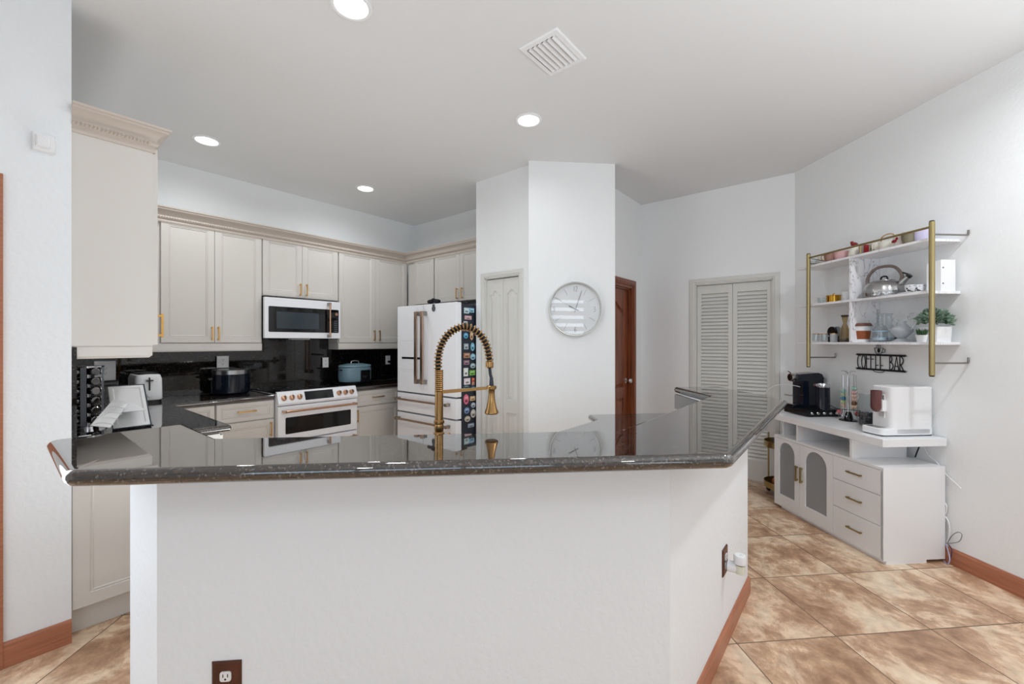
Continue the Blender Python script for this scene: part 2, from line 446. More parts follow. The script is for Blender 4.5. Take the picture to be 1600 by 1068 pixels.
# closet wall (louvre door) along P
DCL = S39 * RC[0] + C39 * RC[1]
CW1 = (C39 * RC[0] - S39 * RC[1])
CPAS = -1.99                                        # passage wall plane (wood door)
DPAN = 3.088                                        # pantry wall plane
CPAN = -3.008                                       # left corner of pantry wall
cf = Fr(0.148, 3.775, RN)                           # column face
colL = cf.w(cf.x(826))[:2]; colR = cf.w(cf.x(961))[:2]
frCL = frP(DCL); frPA = frK(CPAS); frPN = frP(DPAN)
def wall_strip(name, fr, x0, x1, holes, th=0.12, m=None):
    """wall along a frame's front plane (y 0..th) with door holes [(x0, x1, ztop)]"""
    b = MB(); xs = x0
    for a, c, zt in holes:
        b.box(xs, a, 0, th, 0, ZC); b.box(a, c, 0, th, zt, ZC); xs = c
    b.box(xs, x1, 0, th, 0, ZC)
    o = b.build(name, m or M['wall'], None, loc=(fr.o.x, fr.o.y, 0), rotz=fr.rot)
    return struct(o)
clx0, clx1 = frCL.x(1086), frCL.x(1208)
zcl = frCL.z(1208, 434.5)
wall_strip('wall_closet', frCL, CPAS - 0.1, CW1 + 0.15, [(clx0, clx1, zcl)])
pax1 = frPA.x(989); pax0 = pax1 - 0.80; zpa = frPA.z(985, 446)
wall_strip('wall_passage', frPA, 3.546 - 0.1, DCL + 0.1, [(pax0, pax1, zpa)])
pnx0, pnx1 = frPN.x(757), frPN.x(812); zpn = frPN.z(785, 431)
q = frPN.at(826, 700, 0)
wall_strip('wall_pantry', frPN, CPAN, frPN.x(826) + 0.02, [(pnx0, pnx1, zpn)])
wall_prism('wall_pantry_side', [kp(CPAN, DPAN + 0.12), kp(CPAN, 3.9), kp(CPAN + 0.12, 3.9), kp(CPAN + 0.12, DPAN + 0.12)], 0, ZC, M['wall'])
wall_prism('wall_column', [colL, colR, kp(CPAS, 3.546), kp(CPAS - 0.15, 3.546), (colL[0] + 0.02, colL[1] + 0.25)], 0, ZC, M['wall'])
# kitchen back wall and fridge wall
CB, DF = -4.80, 3.70
wall_prism('wall_back', [kp(CB, -0.3), kp(CB, DF + 0.2), kp(CB - 0.15, DF + 0.2), kp(CB - 0.15, -0.3)], 0, ZC, M['wall'])
wall_prism('wall_fridge', [kp(CB - 0.1, DF), kp(CPAN + 0.1, DF), kp(CPAN + 0.1, DF + 0.15), kp(CB - 0.1, DF + 0.15)], 0, ZC, M['wall'])
# left wall: pillar face in line with the living room wall, kitchen side behind
CP, DL = -2.885, 0.222
PD1 = -0.055; PD0 = -1.32; PZ = 2.075            # patio door opening along d
wall_prism('wall_left', [kp(CP, PD1), kp(CP, DL), kp(CB - 0.15, DL), kp(CB - 0.15, DL - 0.15), kp(CP - 0.15, DL - 0.15), kp(CP - 0.15, PD1)], 0, ZC, M['wall_tex'])
wall_prism('wall_left_near', [kp(CP, -5.2), kp(CP, PD0), kp(CP - 0.15, PD0), kp(CP - 0.15, -5.2)], 0, ZC, M['wall'])
wall_prism('wall_left_lintel', [kp(CP, PD0), kp(CP, PD1), kp(CP - 0.15, PD1), kp(CP - 0.15, PD0)], PZ, ZC, M['wall'])
# closing walls behind the closed doors
wall_prism('wall_closet_rear', [kp(-2.2, DCL + 0.62), kp(CW1 + 0.7, DCL + 0.62), kp(CW1 + 0.7, DCL + 0.7), kp(-2.2, DCL + 0.7)], 0, ZC, M['wall'])
wall_prism('wall_pantry_rear', [kp(CPAN, DPAN + 0.62), kp(-2.0, DPAN + 0.62), kp(-2.0, DPAN + 0.7), kp(CPAN, DPAN + 0.7)], 0, ZC, M['wall'])
# wall behind the camera with two openings
b = MB(); yb = -2.9
b.box(-7, -2.4, yb - 0.15, yb, 0, ZC); b.box(-2.4, 1.35, yb - 0.15, yb, 2.35, ZC); b.box(-2.4, 1.35, yb - 0.15, yb, 0, 1.15)
b.box(1.35, 2.25, yb - 0.15, yb, 0, ZC); b.box(2.25, 3.2, yb - 0.15, yb, 0, 0.9); b.box(2.25, 3.2, yb - 0.15, yb, 2.5, ZC); b.box(3.2, 3.6, yb - 0.15, yb, 0, ZC)
struct(b.build('wall_behind', M['wall']))
b = MB()
for i in range(8): b.box(2.27, 3.18, yb - 0.13, yb - 0.02, 0.9 + i * 0.2, 0.9 + i * 0.2 + 0.11, 0.004)
struct(b.build('window_1', M['white']))
b = MB()
for x in (-2.4, -1.15, 0.1, 1.29): b.box(x, x + 0.06, yb - 0.12, yb - 0.04, 1.15, 2.35)
b.box(-2.4, 1.35, yb - 0.12, yb - 0.04, 2.29, 2.35)
struct(b.build('window_2', M['white']))

# bar half wall
ZB = 1.082; BT = 0.045; ZK = 0.93
P_A = kp(-2.03, 0.303); P_B = (-1.066, 1.268); P_C = (0.53, 1.417); P_D = (1.339, 2.40); P_E = (1.335, 3.12)
outer = [P_A, P_B, P_C, P_D, P_E]
def off_line(pts, d):
    out = []
    for i, p in enumerate(pts):
        p = Vector(p)
        e1 = (p - Vector(pts[i - 1])).normalized() if i else None
        e2 = (Vector(pts[i + 1]) - p).normalized() if i < len(pts) - 1 else None
        e1 = e1 or e2; e2 = e2 or e1
        n1 = Vector((-e1.y, e1.x)); n2 = Vector((-e2.y, e2.x)); m = n1 + n2; m = m / m.dot(n1)
        out.append(tuple(p + m * d))
    return out
inner = off_line(outer, 0.115)
wall_prism('wall_bar', outer + inner[::-1], 0, ZB - BT, M['wall_tex'])

# baseboards
def base_strip(name, pts, d, m, h=0.105, t=0.014):
    o_ = off_line(pts, -t); o2 = off_line(pts, -t * 0.4); b = MB()
    n = len(pts); rings = []
    for i in range(n):
        (x, y), (a, c), (e, f) = pts[i], o_[i], o2[i]
        rings.append([(x, y, 0), (a, c, 0), (a, c, h - 0.012), (e, f, h), (x, y, h)])
    return struct(b.loft(rings).build(name, m, None, 25))
base_strip('baseboard_right', [(rw(-2.8), -2.8), (rw(3.95), 3.95)][::-1], 0, M['wood_base'])
base_strip('baseboard_left', [kp(CP, PD1 + 0.07), kp(CP, DL)], 0, M['wood_base'], h=0.11)
base_strip('baseboard_bar', [P_A, P_B, P_C, P_D, P_E], 0, M['wood_base'], h=0.09)

# bright bar top
R_far = (1.585, 3.225); R_out = (1.618, 2.478)
L1 = (-1.17, 1.10); R1 = (0.6606, 1.264)
tip = kp(-2.17, 0.105)
bar_poly = [tip, L1, R1, R_out, R_far, (1.224, 3.21), (1.254, 2.67), kp(-0.718, 1.70), kp(-0.718, 1.70), kp(-1.755, 0.496), kp(-2.168, 0.496)]
# inner corner where the long edge meets the right-hand return
def isect(p, u, q, v):
    p, u, q, v = map(Vector, (p, u, q, v)); t = ((q - p).x * v.y - (q - p).y * v.x) / (u.x * v.y - u.y * v.x); return tuple(p + u * t)
inn = isect((-1.041, 1.497), (math.cos(RN), math.sin(RN)), kp(-0.718, 0), (S39, C39))
bar_poly = [tip, L1, R1, R_out, R_far, (1.224, 3.21), (1.254, 2.67), inn, kp(-1.755, 0.496), kp(-2.168, 0.496)]
tag(slab(bar_poly, ZB, BT, 'countertop', M['granite'], 0.022), 'raised polished dark granite bar top wrapping around on the white half wall', 'countertop')

# ceiling lamps
def can_light(xy, label, visible=True):
    t = thing('recessed_light', label, 'light', (xy[0], xy[1], ZC), 0, 'recessed ceiling lights')
    MB().lathe([(0.098, 0.0), (0.098, -0.006), (0.09, -0.011), (0.078, -0.009), (0.072, 0.0)], 40, caps=False).build('trim_ring', M['white'], t)
    MB().lathe([(0.0, -0.004), (0.074, -0.004), (0.074, -0.002), (0, -0.002)], 40, caps=False).build('lens', M['lens'], t)
    return t
labs = ['large round recessed ceiling light cut by the top edge of the view', 'round recessed ceiling light nearest the tall left cabinet',
        'smallest round recessed light, above the microwave wall', 'round recessed ceiling light in front of the white column']
for xy, lb in zip(CAN_POS, labs): can_light(xy, lb)
for k, xy in enumerate(CAN_POS + FILL_LAMPS):  # lamps of the visible cans, then the added fill lamps
    d = bpy.data.lights.new('can_or_fill_lamp', 'AREA'); d.shape = 'DISK'; d.size = 0.14; d.spread = math.radians(165); d.energy = CAN_W * (0.5 if k == 3 else 3.2 if k == 6 else 1.0); d.color = (0.94, 0.975, 1)
    o = bpy.data.objects.new('can_or_fill_lamp', d); o.location = (xy[0], xy[1], ZC - 0.02); COL.objects.link(o)

# air vent
vc = Vector((0.232, 2.37)); t = thing('air_vent', 'white square metal air vent with slats in the ceiling', 'vent', (vc.x, vc.y, ZC), RK)
b = MB(); a, c = 0.155, 0.125
for k, (i, z) in enumerate([(0, 0)]): pass
R = [(0, 0), (0, -0.004), (0.006, -0.010), (0.03, -0.012), (0.034, -0.004), (0.034, 0.0)]
b.loft([[(-a + i, -c + i, z), (a - i, -c + i, z), (a - i, c - i, z), (-a + i, c - i, z)] for i, z in R], False, False)
b.build('frame', M['white'], t)
MB().box(-a + 0.03, a - 0.03, -c + 0.03, c - 0.03, -0.0015, -0.0005).build('duct_opening', M['dark_gap'], t)
for k in range(6):
    y = -c + 0.048 + k * (2 * c - 0.096) / 5
    MB().add([(-a + 0.034, y - 0.014, -0.003), (-a + 0.034, y + 0.006, -0.017), (a - 0.034, y + 0.006, -0.017), (a - 0.034, y - 0.014, -0.003),
              (-a + 0.034, y - 0.014, -0.0015), (-a + 0.034, y + 0.007, -0.0155), (a - 0.034, y + 0.007, -0.0155), (a - 0.034, y - 0.014, -0.0015)],
             [(0, 1, 2, 3), (7, 6, 5, 4), (0, 4, 5, 1), (1, 5, 6, 2), (2, 6, 7, 3), (3, 7, 4, 0)]).build('slat', M['white'], t)
# ================================================================ DOORS
def casing(parent, x0, x1, zt, w, m, t=0.018):
    """mitred door casing round three sides; x0,x1,zt are the opening"""
    pr = [(0.0, 0.0), (0.0, -t * 0.6), (w * 0.25, -t * 0.75), (w * 0.3, -t), (w * 0.9, -t * 0.85), (w, -t * 0.5), (w, 0)]
    rings = []
    for px, pz, sx, sz in ((x0, 0, -1, 0), (x0, zt, -1, 1), (x1, zt, 1, 1), (x1, 0, 1, 0)):
        rings.append([(px + sx * a, y, pz + sz * a) for a, y in pr])
    return MB().loft(rings).build('casing', m, parent, 25)
def jamb(parent, x0, x1, zt, m, t=0.012, y1=0.12):
    b = MB(); b.box(x0 - 0.001, x0 + t, -0.001, y1, 0, zt); b.box(x1 - t, x1 + 0.001, -0.001, y1, 0, zt); b.box(x0, x1, -0.001, y1, zt - t, zt + 0.001)
    return b.build('jamb', m, parent)
def frame_thing(name, fr, kind='structure'):
    o = bpy.data.objects.new(name, None); COL.objects.link(o); o.location = (fr.o.x, fr.o.y, 0); o.rotation_euler = (0, 0, fr.rot)
    if kind: o['kind'] = kind
    return o
def arch_ring(x0, x1, z0, z1, i, y, rise, n=26):
    """rectangle with a cathedral top, inset i"""
    xa, xb, za, zb = x0 + i, x1 - i, z0 + i, z1 - i
    pts = [(xa, y, za), (xb, y, za)]
    for k in range(n + 1):
        u = k / n; x = xb + (xa - xb) * u; s = abs(2 * u - 1)
        hgt = 0.0 if s > 0.8 else rise * (0.5 + 0.5 * math.cos(PI * s / 0.8)) ** 0.8
        pts.append((x, y, zb - rise + hgt))
    return pts
def raised(b, x0, x1, z0, z1, y, rise=0.0):
    R = [(0, y - 0.0005), (0.006, y + 0.010), (0.016, y + 0.010), (0.040, y - 0.004), (0.044, y - 0.0045)]
    if rise: b.loft([arch_ring(x0, x1, z0, z1, i, yy, rise) for i, yy in R])
    else: b.loft([rect_ring(x0, x1, z0, z1, i, yy) for i, yy in R])
def leaf_with_panels(name, m, parent, x0, x1, z0, z1, y, panels, t=0.035, rise=0.07):
    """door leaf whose face is built round its sunk panels: panels = [(x0,x1,z0,z1,arched)]"""
    b = MB()
    px0, px1 = panels[0][0], panels[0][1]
    ps = sorted(panels, key=lambda p: p[2])
    b.box(x0, px0, y, y + t, z0, z1); b.box(px1, x1, y, y + t, z0, z1)
    zc = z0
    for p in ps:
        b.box(px0, px1, y, y + t, zc, p[2]); zc = p[3]
        if p[4]:
            ring = arch_ring(p[0], p[1], p[2], p[3], 0, y, rise)[2:]
            for k in range(len(ring) - 1):
                (xa, _, za), (xb, _, zb_) = ring[k], ring[k + 1]
                b.add([(xa, y, za), (xb, y, zb_), (xb, y, p[3]), (xa, y, p[3]), (xa, y + 0.012, za), (xb, y + 0.012, zb_), (xb, y + 0.012, p[3]), (xa, y + 0.012, p[3])],
                      [(0, 1, 2, 3), (4, 7, 6, 5), (0, 4, 5, 1), (2, 6, 7, 3)])
        b.box(px0, px1, y + 0.014, y + t, p[2], p[3])
        R = [(0, y + 0.002), (0.004, y + 0.012), (0.014, y + 0.012), (0.038, y + 0.001), (0.042, y + 0.0005)]
        if p[4]: b.loft([arch_ring(p[0], p[1], p[2], p[3], i, yy, rise) for i, yy in R], False, True)
        else: b.loft([rect_ring(p[0], p[1], p[2], p[3], i, yy) for i, yy in R], False, True)
    b.box(px0, px1, y, y + t, zc, z1)
    return b.build(name, m, parent, 25)

# door_1: dark wood door of the passage
d1 = frame_thing('door_1', frPA)
casing(d1, pax0, pax1, zpa, 0.062, M['wood_door']); jamb(d1, pax0, pax1, zpa, M['wood_door'], 0.03, 0.12)
lx0, lx1 = pax0 + 0.032, pax1 - 0.032
MB().box(pax1 - 0.045, pax1 - 0.03, 0.02, 0.045, 0, zpa - 0.03).box(pax0 + 0.03, pax0 + 0.045, 0.02, 0.045, 0, zpa - 0.03).box(pax0 + 0.03, pax1 - 0.03, 0.02, 0.045, zpa - 0.045, zpa - 0.03).build('door_stop', M['wood_door'], d1)
leaf_with_panels('door_leaf', M['wood_door'], d1, lx0, lx1, 0.01, zpa - 0.034, 0.047, [(lx0 + 0.11, lx1 - 0.11, 0.92, zpa - 0.17, True), (lx0 + 0.11, lx1 - 0.11, 0.2, 0.80, False)], rise=0.10)
kx = lx1 - 0.06
MB().lathe([(0.0, 0.047), (0.032, 0.047), (0.032, 0.040), (0.012, 0.034), (0.011, 0.012), (0.022, 0.006), (0.028, -0.008), (0.022, -0.022), (0.0, -0.026)], 20, (kx, 0, 0.985), 'y', False).build('door_knob', M['chrome'], d1)

# door_2: louvred bifold closet door
d2 = frame_thing('door_2', frCL)
casing(d2, clx0, clx1, zcl, 0.058, M['casing']); jamb(d2, clx0, clx1, zcl, M['casing'])
xm = (clx0 + clx1) / 2
for a, c in ((clx0 + 0.014, xm - 0.002), (xm + 0.002, clx1 - 0.014)):
    z0, z1 = 0.022, zcl - 0.016; y = 0.03; st = 0.042
    lf = MB().box(a, a + st, y, y + 0.032, z0, z1).box(c - st, c, y, y + 0.032, z0, z1).box(a + st, c - st, y, y + 0.032, z1 - 0.09, z1).box(a + st, c - st, y, y + 0.032, z0, z0 + 0.20)
    lf = lf.build('louvred_leaf', M['casing'], d2)
    n = 46; zz0, zz1 = z0 + 0.20, z1 - 0.09; dz = (zz1 - zz0) / n; b = MB()
    for k in range(n):
        z = zz0 + dz * (k + 0.5)
        b.add([(a + st, y + 0.004, z - dz * .55), (c - st, y + 0.004, z - dz * .55), (c - st, y + 0.028, z + dz * .45), (a + st, y + 0.028, z + dz * .45),
               (a + st, y + 0.004, z - dz * .55 + 0.007), (c - st, y + 0.004, z - dz * .55 + 0.007), (c - st, y + 0.028, z + dz * .45 + 0.007), (a + st, y + 0.028, z + dz * .45 + 0.007)],
              [(0, 1, 2, 3), (4, 7, 6, 5), (0, 4, 5, 1), (1, 5, 6, 2), (2, 6, 7, 3), (3, 7, 4, 0)])
    b.build('louvres', M['casing'], lf)
    B('backing', M['casing'], lf, a + st, c - st, y + 0.031, y + 0.036, zz0, zz1)
# door_3: white bifold pantry door with cathedral panels
d3 = frame_thing('door_3', frPN)
casing(d3, pnx0, pnx1, zpn, 0.045, M['casing'], 0.014); jamb(d3, pnx0, pnx1, zpn, M['casing'])
xm = (pnx0 + pnx1) / 2
for a, c in ((pnx0 + 0.014, xm - 0.0015), (xm + 0.0015, pnx1 - 0.014)):
    leaf_with_panels('door_leaf', M['casing'], d3, a, c, 0.02, zpn - 0.02, 0.025, [(a + 0.035, c - 0.035, 0.86, zpn - 0.13, True), (a + 0.035, c - 0.035, 0.14, 0.74, False)], rise=0.042)

# ================================================================ CABINETS
ZU0, ZU1, ZCR = 1.335, 2.475, 2.56       # upper cabinets: rail bottom, door top, crown top
CF = -4.55                                # face plane of the upper doors on the back wall
fk = frK(CF)
def upper(name, label, fr, depth, doors, z0, z1, handles, rail=True, group=None, hz=None, cx0=None, cx1=None):
    """doors = [(x0, x1)], fr local frame with door fronts at y=0; handles = x list"""
    x0, x1 = doors[0][0], doors[-1][1]
    if cx0 is None: cx0 = x0 - 0.003
    if cx1 is None: cx1 = x1 + 0.003
    t = thing(name, label, 'cabinet', fr.w(0, 0, z0), fr.rot, group)
    h = z1 - z0
    b = MB().box(cx0, cx1, 0.021, depth, 0.075 if rail else 0.0, h + 0.01)
    b.build('carcass', M['cab'], t)
    if rail:
        MB().loft([[(cx0, y, z), (cx1, y, z), (cx1, depth, z), (cx0, depth, z)] for y, z in ((0.012, 0), (0.004, 0.012), (0.004, 0.066), (0.010, 0.074))]).build('light_rail', M['cab'], t)
    zd = 0.078 if rail else 0.004
    for i, (a, c) in enumerate(doors):
        dr = panel('door', M['cab'], t, a + 0.0015, c - 0.0015, zd, h, 0.02, 0.02, 0.052)
        hx = handles[i] if i < len(handles) else None
        if hx is not None: bar_handle(dr, hx, zd + 0.085, 0.125, True, 0.0, M['brass'])
    return t
X = fk.x
upper('upper_cabinet', 'tall cream two-door wall cabinet left of the microwave', fk, 0.24, [(X(251), X(335.5)), (X(335.5), X(409))], ZU0, ZU1, [X(331), X(341)], cx0=DL + 0.33)
upper('upper_cabinet', 'short cream two-door wall cabinet directly above the microwave', fk, 0.24, [(X(410.5), X(472.3)), (X(472.3), X(528))], 1.88, ZU1, [X(468.5), X(478.5)], rail=False)
upper('upper_cabinet', 'cream two-door wall cabinet between microwave and fridge', fk, 0.24, [(X(529.5), X(586.5)), (X(586.5), X(636))], ZU0, ZU1, [X(584), X(592)], cx1=3.388)
ff = frP(3.37); X = ff.x
upper('upper_cabinet', 'narrow cream single-door wall cabinet in the corner over the fridge', ff, 0.32, [(X(647), X(677.5))], 1.89, ZU1, [], rail=False, cx0=-4.528)
upper('upper_cabinet', 'cream two-door wall cabinet over the right half of the fridge', ff, 0.32, [(X(679), X(718)), (X(718), CPAN - 0.005)], 1.89, ZU1, [X(715), X(723)], rail=False)

# crown moulding: profile (outward, height) swept along a line in plan
CRP = [(0.0, -0.125), (0.006, -0.125), (0.010, -0.112), (0.006, -0.104), (0.006, -0.098), (0.016, -0.092), (0.020, -0.082), (0.016, -0.072), (0.012, -0.070), (0.014, -0.056), (0.026, -0.040), (0.046, -0.028), (0.056, -0.024), (0.056, -0.014), (0.064, -0.010), (0.066, 0.0), (0.0, 0.0)]
def crown(name, pts, m, parent=None, scale=1.0, rope=True):
    rings = [[] for _ in pts]
    for (o_, z) in CRP:
        q = off_line(pts, -o_ * scale)
        for i, (x, y) in enumerate(q): rings[i].append((x, y, ZCR + z))
    ob = MB().loft(rings).build(name, m, parent, 30)
    if rope:
        b = MB(); q = off_line(pts, -0.0165 * scale)
        for i in range(len(q) - 1):
            p0, p1 = Vector(q[i]), Vector(q[i + 1]); L = (p1 - p0).length; n = int(L / 0.018); u = (p1 - p0) / L; nn = Vector((u.y, -u.x))
            for k in range(n):
                c = p0 + u * (k + 0.5) * 0.018
                a0 = c - u * 0.008; a1 = c + u * 0.008
                b.tube([(a0.x, a0.y, ZCR - 0.091), (c.x + nn.x * .006, c.y + nn.y * .006, ZCR - 0.082), (a1.x, a1.y, ZCR - 0.073)], [0.003, 0.006, 0.003], 5)
        b.build('rope_bead', m, ob)
    return ob
cr = crown('crown_moulding', [kp(CF, DL + 0.34), kp(CF, 3.37), kp(CPAN - 0.003, 3.37)], M['cab_edge'])
tag(cr, 'long taupe rope-bead crown moulding along the top of the back and fridge wall cabinets', 'moulding')

# left end wall cabinet (seen from its flat end panel)
fl = frK(-2.90)
t = thing('upper_cabinet', 'tall cream wall cabinet at the left with a broad plain end panel', 'cabinet', fl.w(0, 0, 0), fl.rot)
XF = 0.526
MB().box(DL, XF - 0.002, 0.0, 1.45, 1.40, ZCR - 0.1).build('carcass', M['cab'], t)
MB().loft([[(DL, 0.004 + i, z), (XF - 0.004 - i, 0.004 + i, z), (XF - 0.004 - i, 1.45, z), (DL, 1.45, z)] for i, z in ((0.012, 1.338), (0.0, 1.35), (0.0, 1.393), (0.004, 1.40))]).build('light_rail', M['cab'], t)
for k in range(4):
    y0 = 0.012 + k * 0.355; y1 = y0 + 0.35
    R = [(0, 0.0), (0, 0.018), (0.003, 0.02), (0.05, 0.02), (0.054, 0.014), (0.062, 0.017), (0.07, 0.012)]
    dr = MB().loft([[(XF + x, y0 + i, 1.405 + i), (XF + x, y1 - i, 1.405 + i), (XF + x, y1 - i, 2.45 - i), (XF + x, y0 + i, 2.45 - i)] for i, x in R]).build('door', M['cab'], t, 20)
    hy = y0 + 0.03
    MB().box(XF + 0.040, XF + 0.050, hy - 0.005, hy + 0.005, 1.445, 1.575, 0.001).box(XF + 0.02, XF + 0.044, hy - 0.004, hy + 0.004, 1.452, 1.462).box(XF + 0.02, XF + 0.044, hy - 0.004, hy + 0.004, 1.558, 1.568).build('handle', M['brass'], dr)
# its crown
pts = [(DL, 0.0), (XF, 0.0), (XF, 1.45)]
rings = [[] for _ in pts]
for (o_, z) in CRP:
    for i, (x, y) in enumerate(off_line(pts, -o_)): rings[i].append((x, y, ZCR - 0.012 + z))
co = MB().loft(rings).build('crown', M['cab_edge'], t, 30)
b = MB()
for k in range(int((XF - DL) / 0.0145)):
    x = DL + 0.008 + k * 0.0145
    b.tube([(x - .007, -0.016, ZCR - 0.105), (x, -0.024, ZCR - 0.094), (x + .007, -0.016, ZCR - 0.083)], [0.002, 0.006, 0.002], 5)
b.build('rope_bead', M['cab_edge'], co)

# base cabinets on the back wall
xr0, xr1 = frK(-4.20).x(431) + 0.004, frK(-4.20).x(555) - 0.002
CBF = -4.23
fb = frK(CBF); X = fb.x
def base_cab(label, x0, x1, fr=fb, hinge='r', depth=0.55, drawer=True):
    t = thing('base_cabinet', label, 'cabinet', fr.w(0, 0, 0), fr.rot)
    MB().box(x0, x1, 0.021, depth, 0.10, ZK - 0.045).build('carcass', M['cab'], t)
    MB().box(x0, x1, 0.08, depth, 0.0, 0.10).build('toe_kick', M['cab'], t)
    if drawer:
        dw = panel('drawer', M['cab'], t, x0 + 0.004, x1 - 0.004, 0.715, ZK - 0.05, 0.02, 0.02, 0.035)
        bar_handle(dw, (x0 + x1) / 2, 0.80, min(0.15, (x1 - x0) * .4), False, 0.0)
        zt = 0.705
    else: zt = ZK - 0.05
    dr = panel('door', M['cab'], t, x0 + 0.004, x1 - 0.004, 0.115, zt, 0.02, 0.02, 0.052)
    if hinge: bar_handle(dr, x1 - 0.035 if hinge == 'r' else x0 + 0.035, zt - 0.09, 0.13, True, 0.0)
    return t
base_cab('cream base cabinet with gold pulls just left of the range', X(337.5), xr0 - 0.004)
base_cab('narrow cream filler cabinet in the corner by the inside counter bend', 0.905, X(337) - 0.003, hinge=None)
base_cab('cream base cabinet with drawer between range and fridge', xr1 + 0.006, X(624), hinge='l')
# left run base cabinets, end panel towards the passage
t = thing('base_cabinet', 'cream base cabinet run whose moulded end panel shows below the bar top', 'cabinet', fl.w(0, 0, 0), fl.rot)
MB().box(DL, 0.83, 0.021, 1.28, 0.135, ZK - 0.045).build('carcass', M['cab'], t)
MB().box(DL + 0.004, 0.79, 0.068, 1.28, 0.0, 0.135).build('toe_kick', M['cab'], t)
panel('end_panel', M['cab'], t, DL + 0.003, 0.83, 0.137, ZK - 0.047, 0.021, 0.021, 0.06)
for k in range(3):
    y0 = 0.02 + k * 0.42
    R = [(0, 0.0), (0, 0.018), (0.003, 0.02), (0.05, 0.02), (0.054, 0.014), (0.062, 0.017), (0.07, 0.012)]
    MB().loft([[(0.83 + x, y0 + i, 0.14 + i), (0.83 + x, y0 + .415 - i, 0.14 + i), (0.83 + x, y0 + .415 - i, 0.87 - i), (0.83 + x, y0 + i, 0.87 - i)] for i, x in R]).build('door', M['cab'], t, 20)

# countertops (z = 0.93)
KT = 0.04
ct1 = [kp(-2.88, DL + 0.02), kp(-2.88, 0.885), kp(-4.20, 0.885), kp(-4.20, fk.x(0) if False else frK(-4.20).x(431)), kp(CB + 0.02, frK(-4.20).x(431)), kp(CB + 0.02, DL + 0.02)]
tag(slab(ct1, ZK, KT, 'countertop', M['granite'], 0.012), 'dark granite L-shaped countertop from the left end round to the range', 'countertop')
xr0, xr1 = frK(-4.20).x(431) + 0.004, frK(-4.20).x(555) - 0.002
ct2 = [kp(-4.20, xr1 + 0.004), kp(-4.20, 2.86), kp(-4.02, 2.86), kp(-4.02, 3.68), kp(CB + 0.02, 3.68), kp(CB + 0.02, xr1 + 0.004)]
ct2 = [kp(-4.20, xr1 + 0.004), kp(-4.20, 3.68), kp(CB + 0.02, 3.68), kp(CB + 0.02, xr1 + 0.004)]
tag(slab(ct2, ZK, KT, 'countertop', M['granite'], 0.012), 'dark granite countertop between the range and the fridge', 'countertop')
# sink-side counter following the inside of the bar wall
inn2 = off_line([outer[0], outer[1], outer[2], outer[3], outer[4]], 0.14)
e1 = isect(kp(-1.285, 0), (S39, C39), (-0.2, 2.17), (math.cos(RN), math.sin(RN)))
ct3 = [kp(-2.03, 0.303 + 0.14), inn2[1], inn2[2], inn2[3], (inn2[3][0] - 0.02, 2.95), (0.515, 2.87), kp(-1.285, 2.40), e1, kp(-1.75, 1.08), kp(-2.03, 1.08)]
tag(slab(ct3, ZK, KT, 'countertop', M['granite'], 0.01), 'lower dark granite counter on the kitchen side of the raised bar', 'countertop')
b = MB(); q1 = off_line(ct3[::-1][0:1] + [], 0) if False else None
def shrink(poly, d): return offset_poly(ccw(poly), d)
t = MB().prism(shrink(ct3, 0.035), 0.10, ZK - KT - 0.002).build('base_cabinet', M['cab'])
tag(t, 'base cabinets under the lower counter behind the bar', 'cabinet')
# granite upstand between lower counter and bar top
us = off_line(outer, 0.117); us2 = off_line(outer, 0.135)
us[0] = kp(-2.03, 0.42); us2[0] = kp(-2.03, 0.438)
struct(MB().prism(ccw(us + us2[::-1]), ZK + 0.001, ZB - BT - 0.001).build('trim_1', M['granite']))

# backsplash
b = MB(); b.box(DL + 0.02, 3.68, 0.0, 0.018, ZK + 0.001, ZU0)
b.box(frK(-4.78).x(409), frK(-4.78).x(529), 0.0, 0.018, ZU0, 1.46)
fbs = frK(CB + 0.019)
struct(b.build('trim_2', M['granite_wall'], None, loc=fbs.w(0, 0, 0), rotz=fbs.rot))
struct(MB().box(0, 1.9, 0.0, 0.018, ZK + 0.001, ZU0 + 0.06).build('trim_3', M['granite_wall'], None, loc=kp(CP - 0.012, DL + 0.0185) + (0,), rotz=RP + PI))
struct(MB().box(CB + 0.02, -4.0, -0.018, 0.0, ZK + 0.001, ZU0).build('trim_4', M['granite_wall'], None, loc=kp(0, DF - 0.001) + (0,), rotz=RP))

# ================================================================ MICROWAVE
fm = frK(-4.47); X = fm.x
x0, x1 = X(413.5), X(532); w = x1 - x0; z0, z1 = 1.452, 1.862
t = thing('microwave', 'white over-the-range microwave with dark glass door and copper handle', 'microwave', fm.w(x0, 0, z0), fm.rot)
H = z1 - z0
MB().box(fk.x(409) + 0.004 - x0, w - 0.004, 0.04, 0.31, 0.0, H, 0.003).build('case', M['black'], t)
MB().box(0, w, 0.0, 0.04, 0.006, H, 0.004).build('door', M['white_app'], t)
gx0, gx1 = X(419.5) - x0, X(503) - x0; gz0, gz1 = 0.068, H - 0.088
def rrect(b, x0, x1, z0, z1, y0, y1, r=0.012):
    pl = round_corners([(x0, z0), (x1, z0), (x1, z1), (x0, z1)], r)
    return b.loft([[(x, y0, z) for x, z in pl], [(x, y1, z) for x, z in pl]])
rrect(MB(), gx0, w - 0.022, gz0, gz1, -0.002, 0.01).build('window', M['black_glass'], t)
rrect(MB(), X(432) - x0, X(498) - x0, gz0 + 0.035, gz1 - 0.05, -0.0035, -0.001, 0.004).build('inner_screen', mat('smoky_glass_screen', rgb(52, 62, 68), 0.12), t)
hx = X(512.5) - x0
b = MB().tube([(hx, -0.05, 0.03), (hx, -0.05, H - 0.03)], 0.0095, 12); b.build('handle', M['copper'], t)
for za in (0.018, H - 0.05): MB().box(hx - .012, hx + .012, -0.052, 0, za, za + .032, .002).build('handle_bracket', M['nickel'], t)
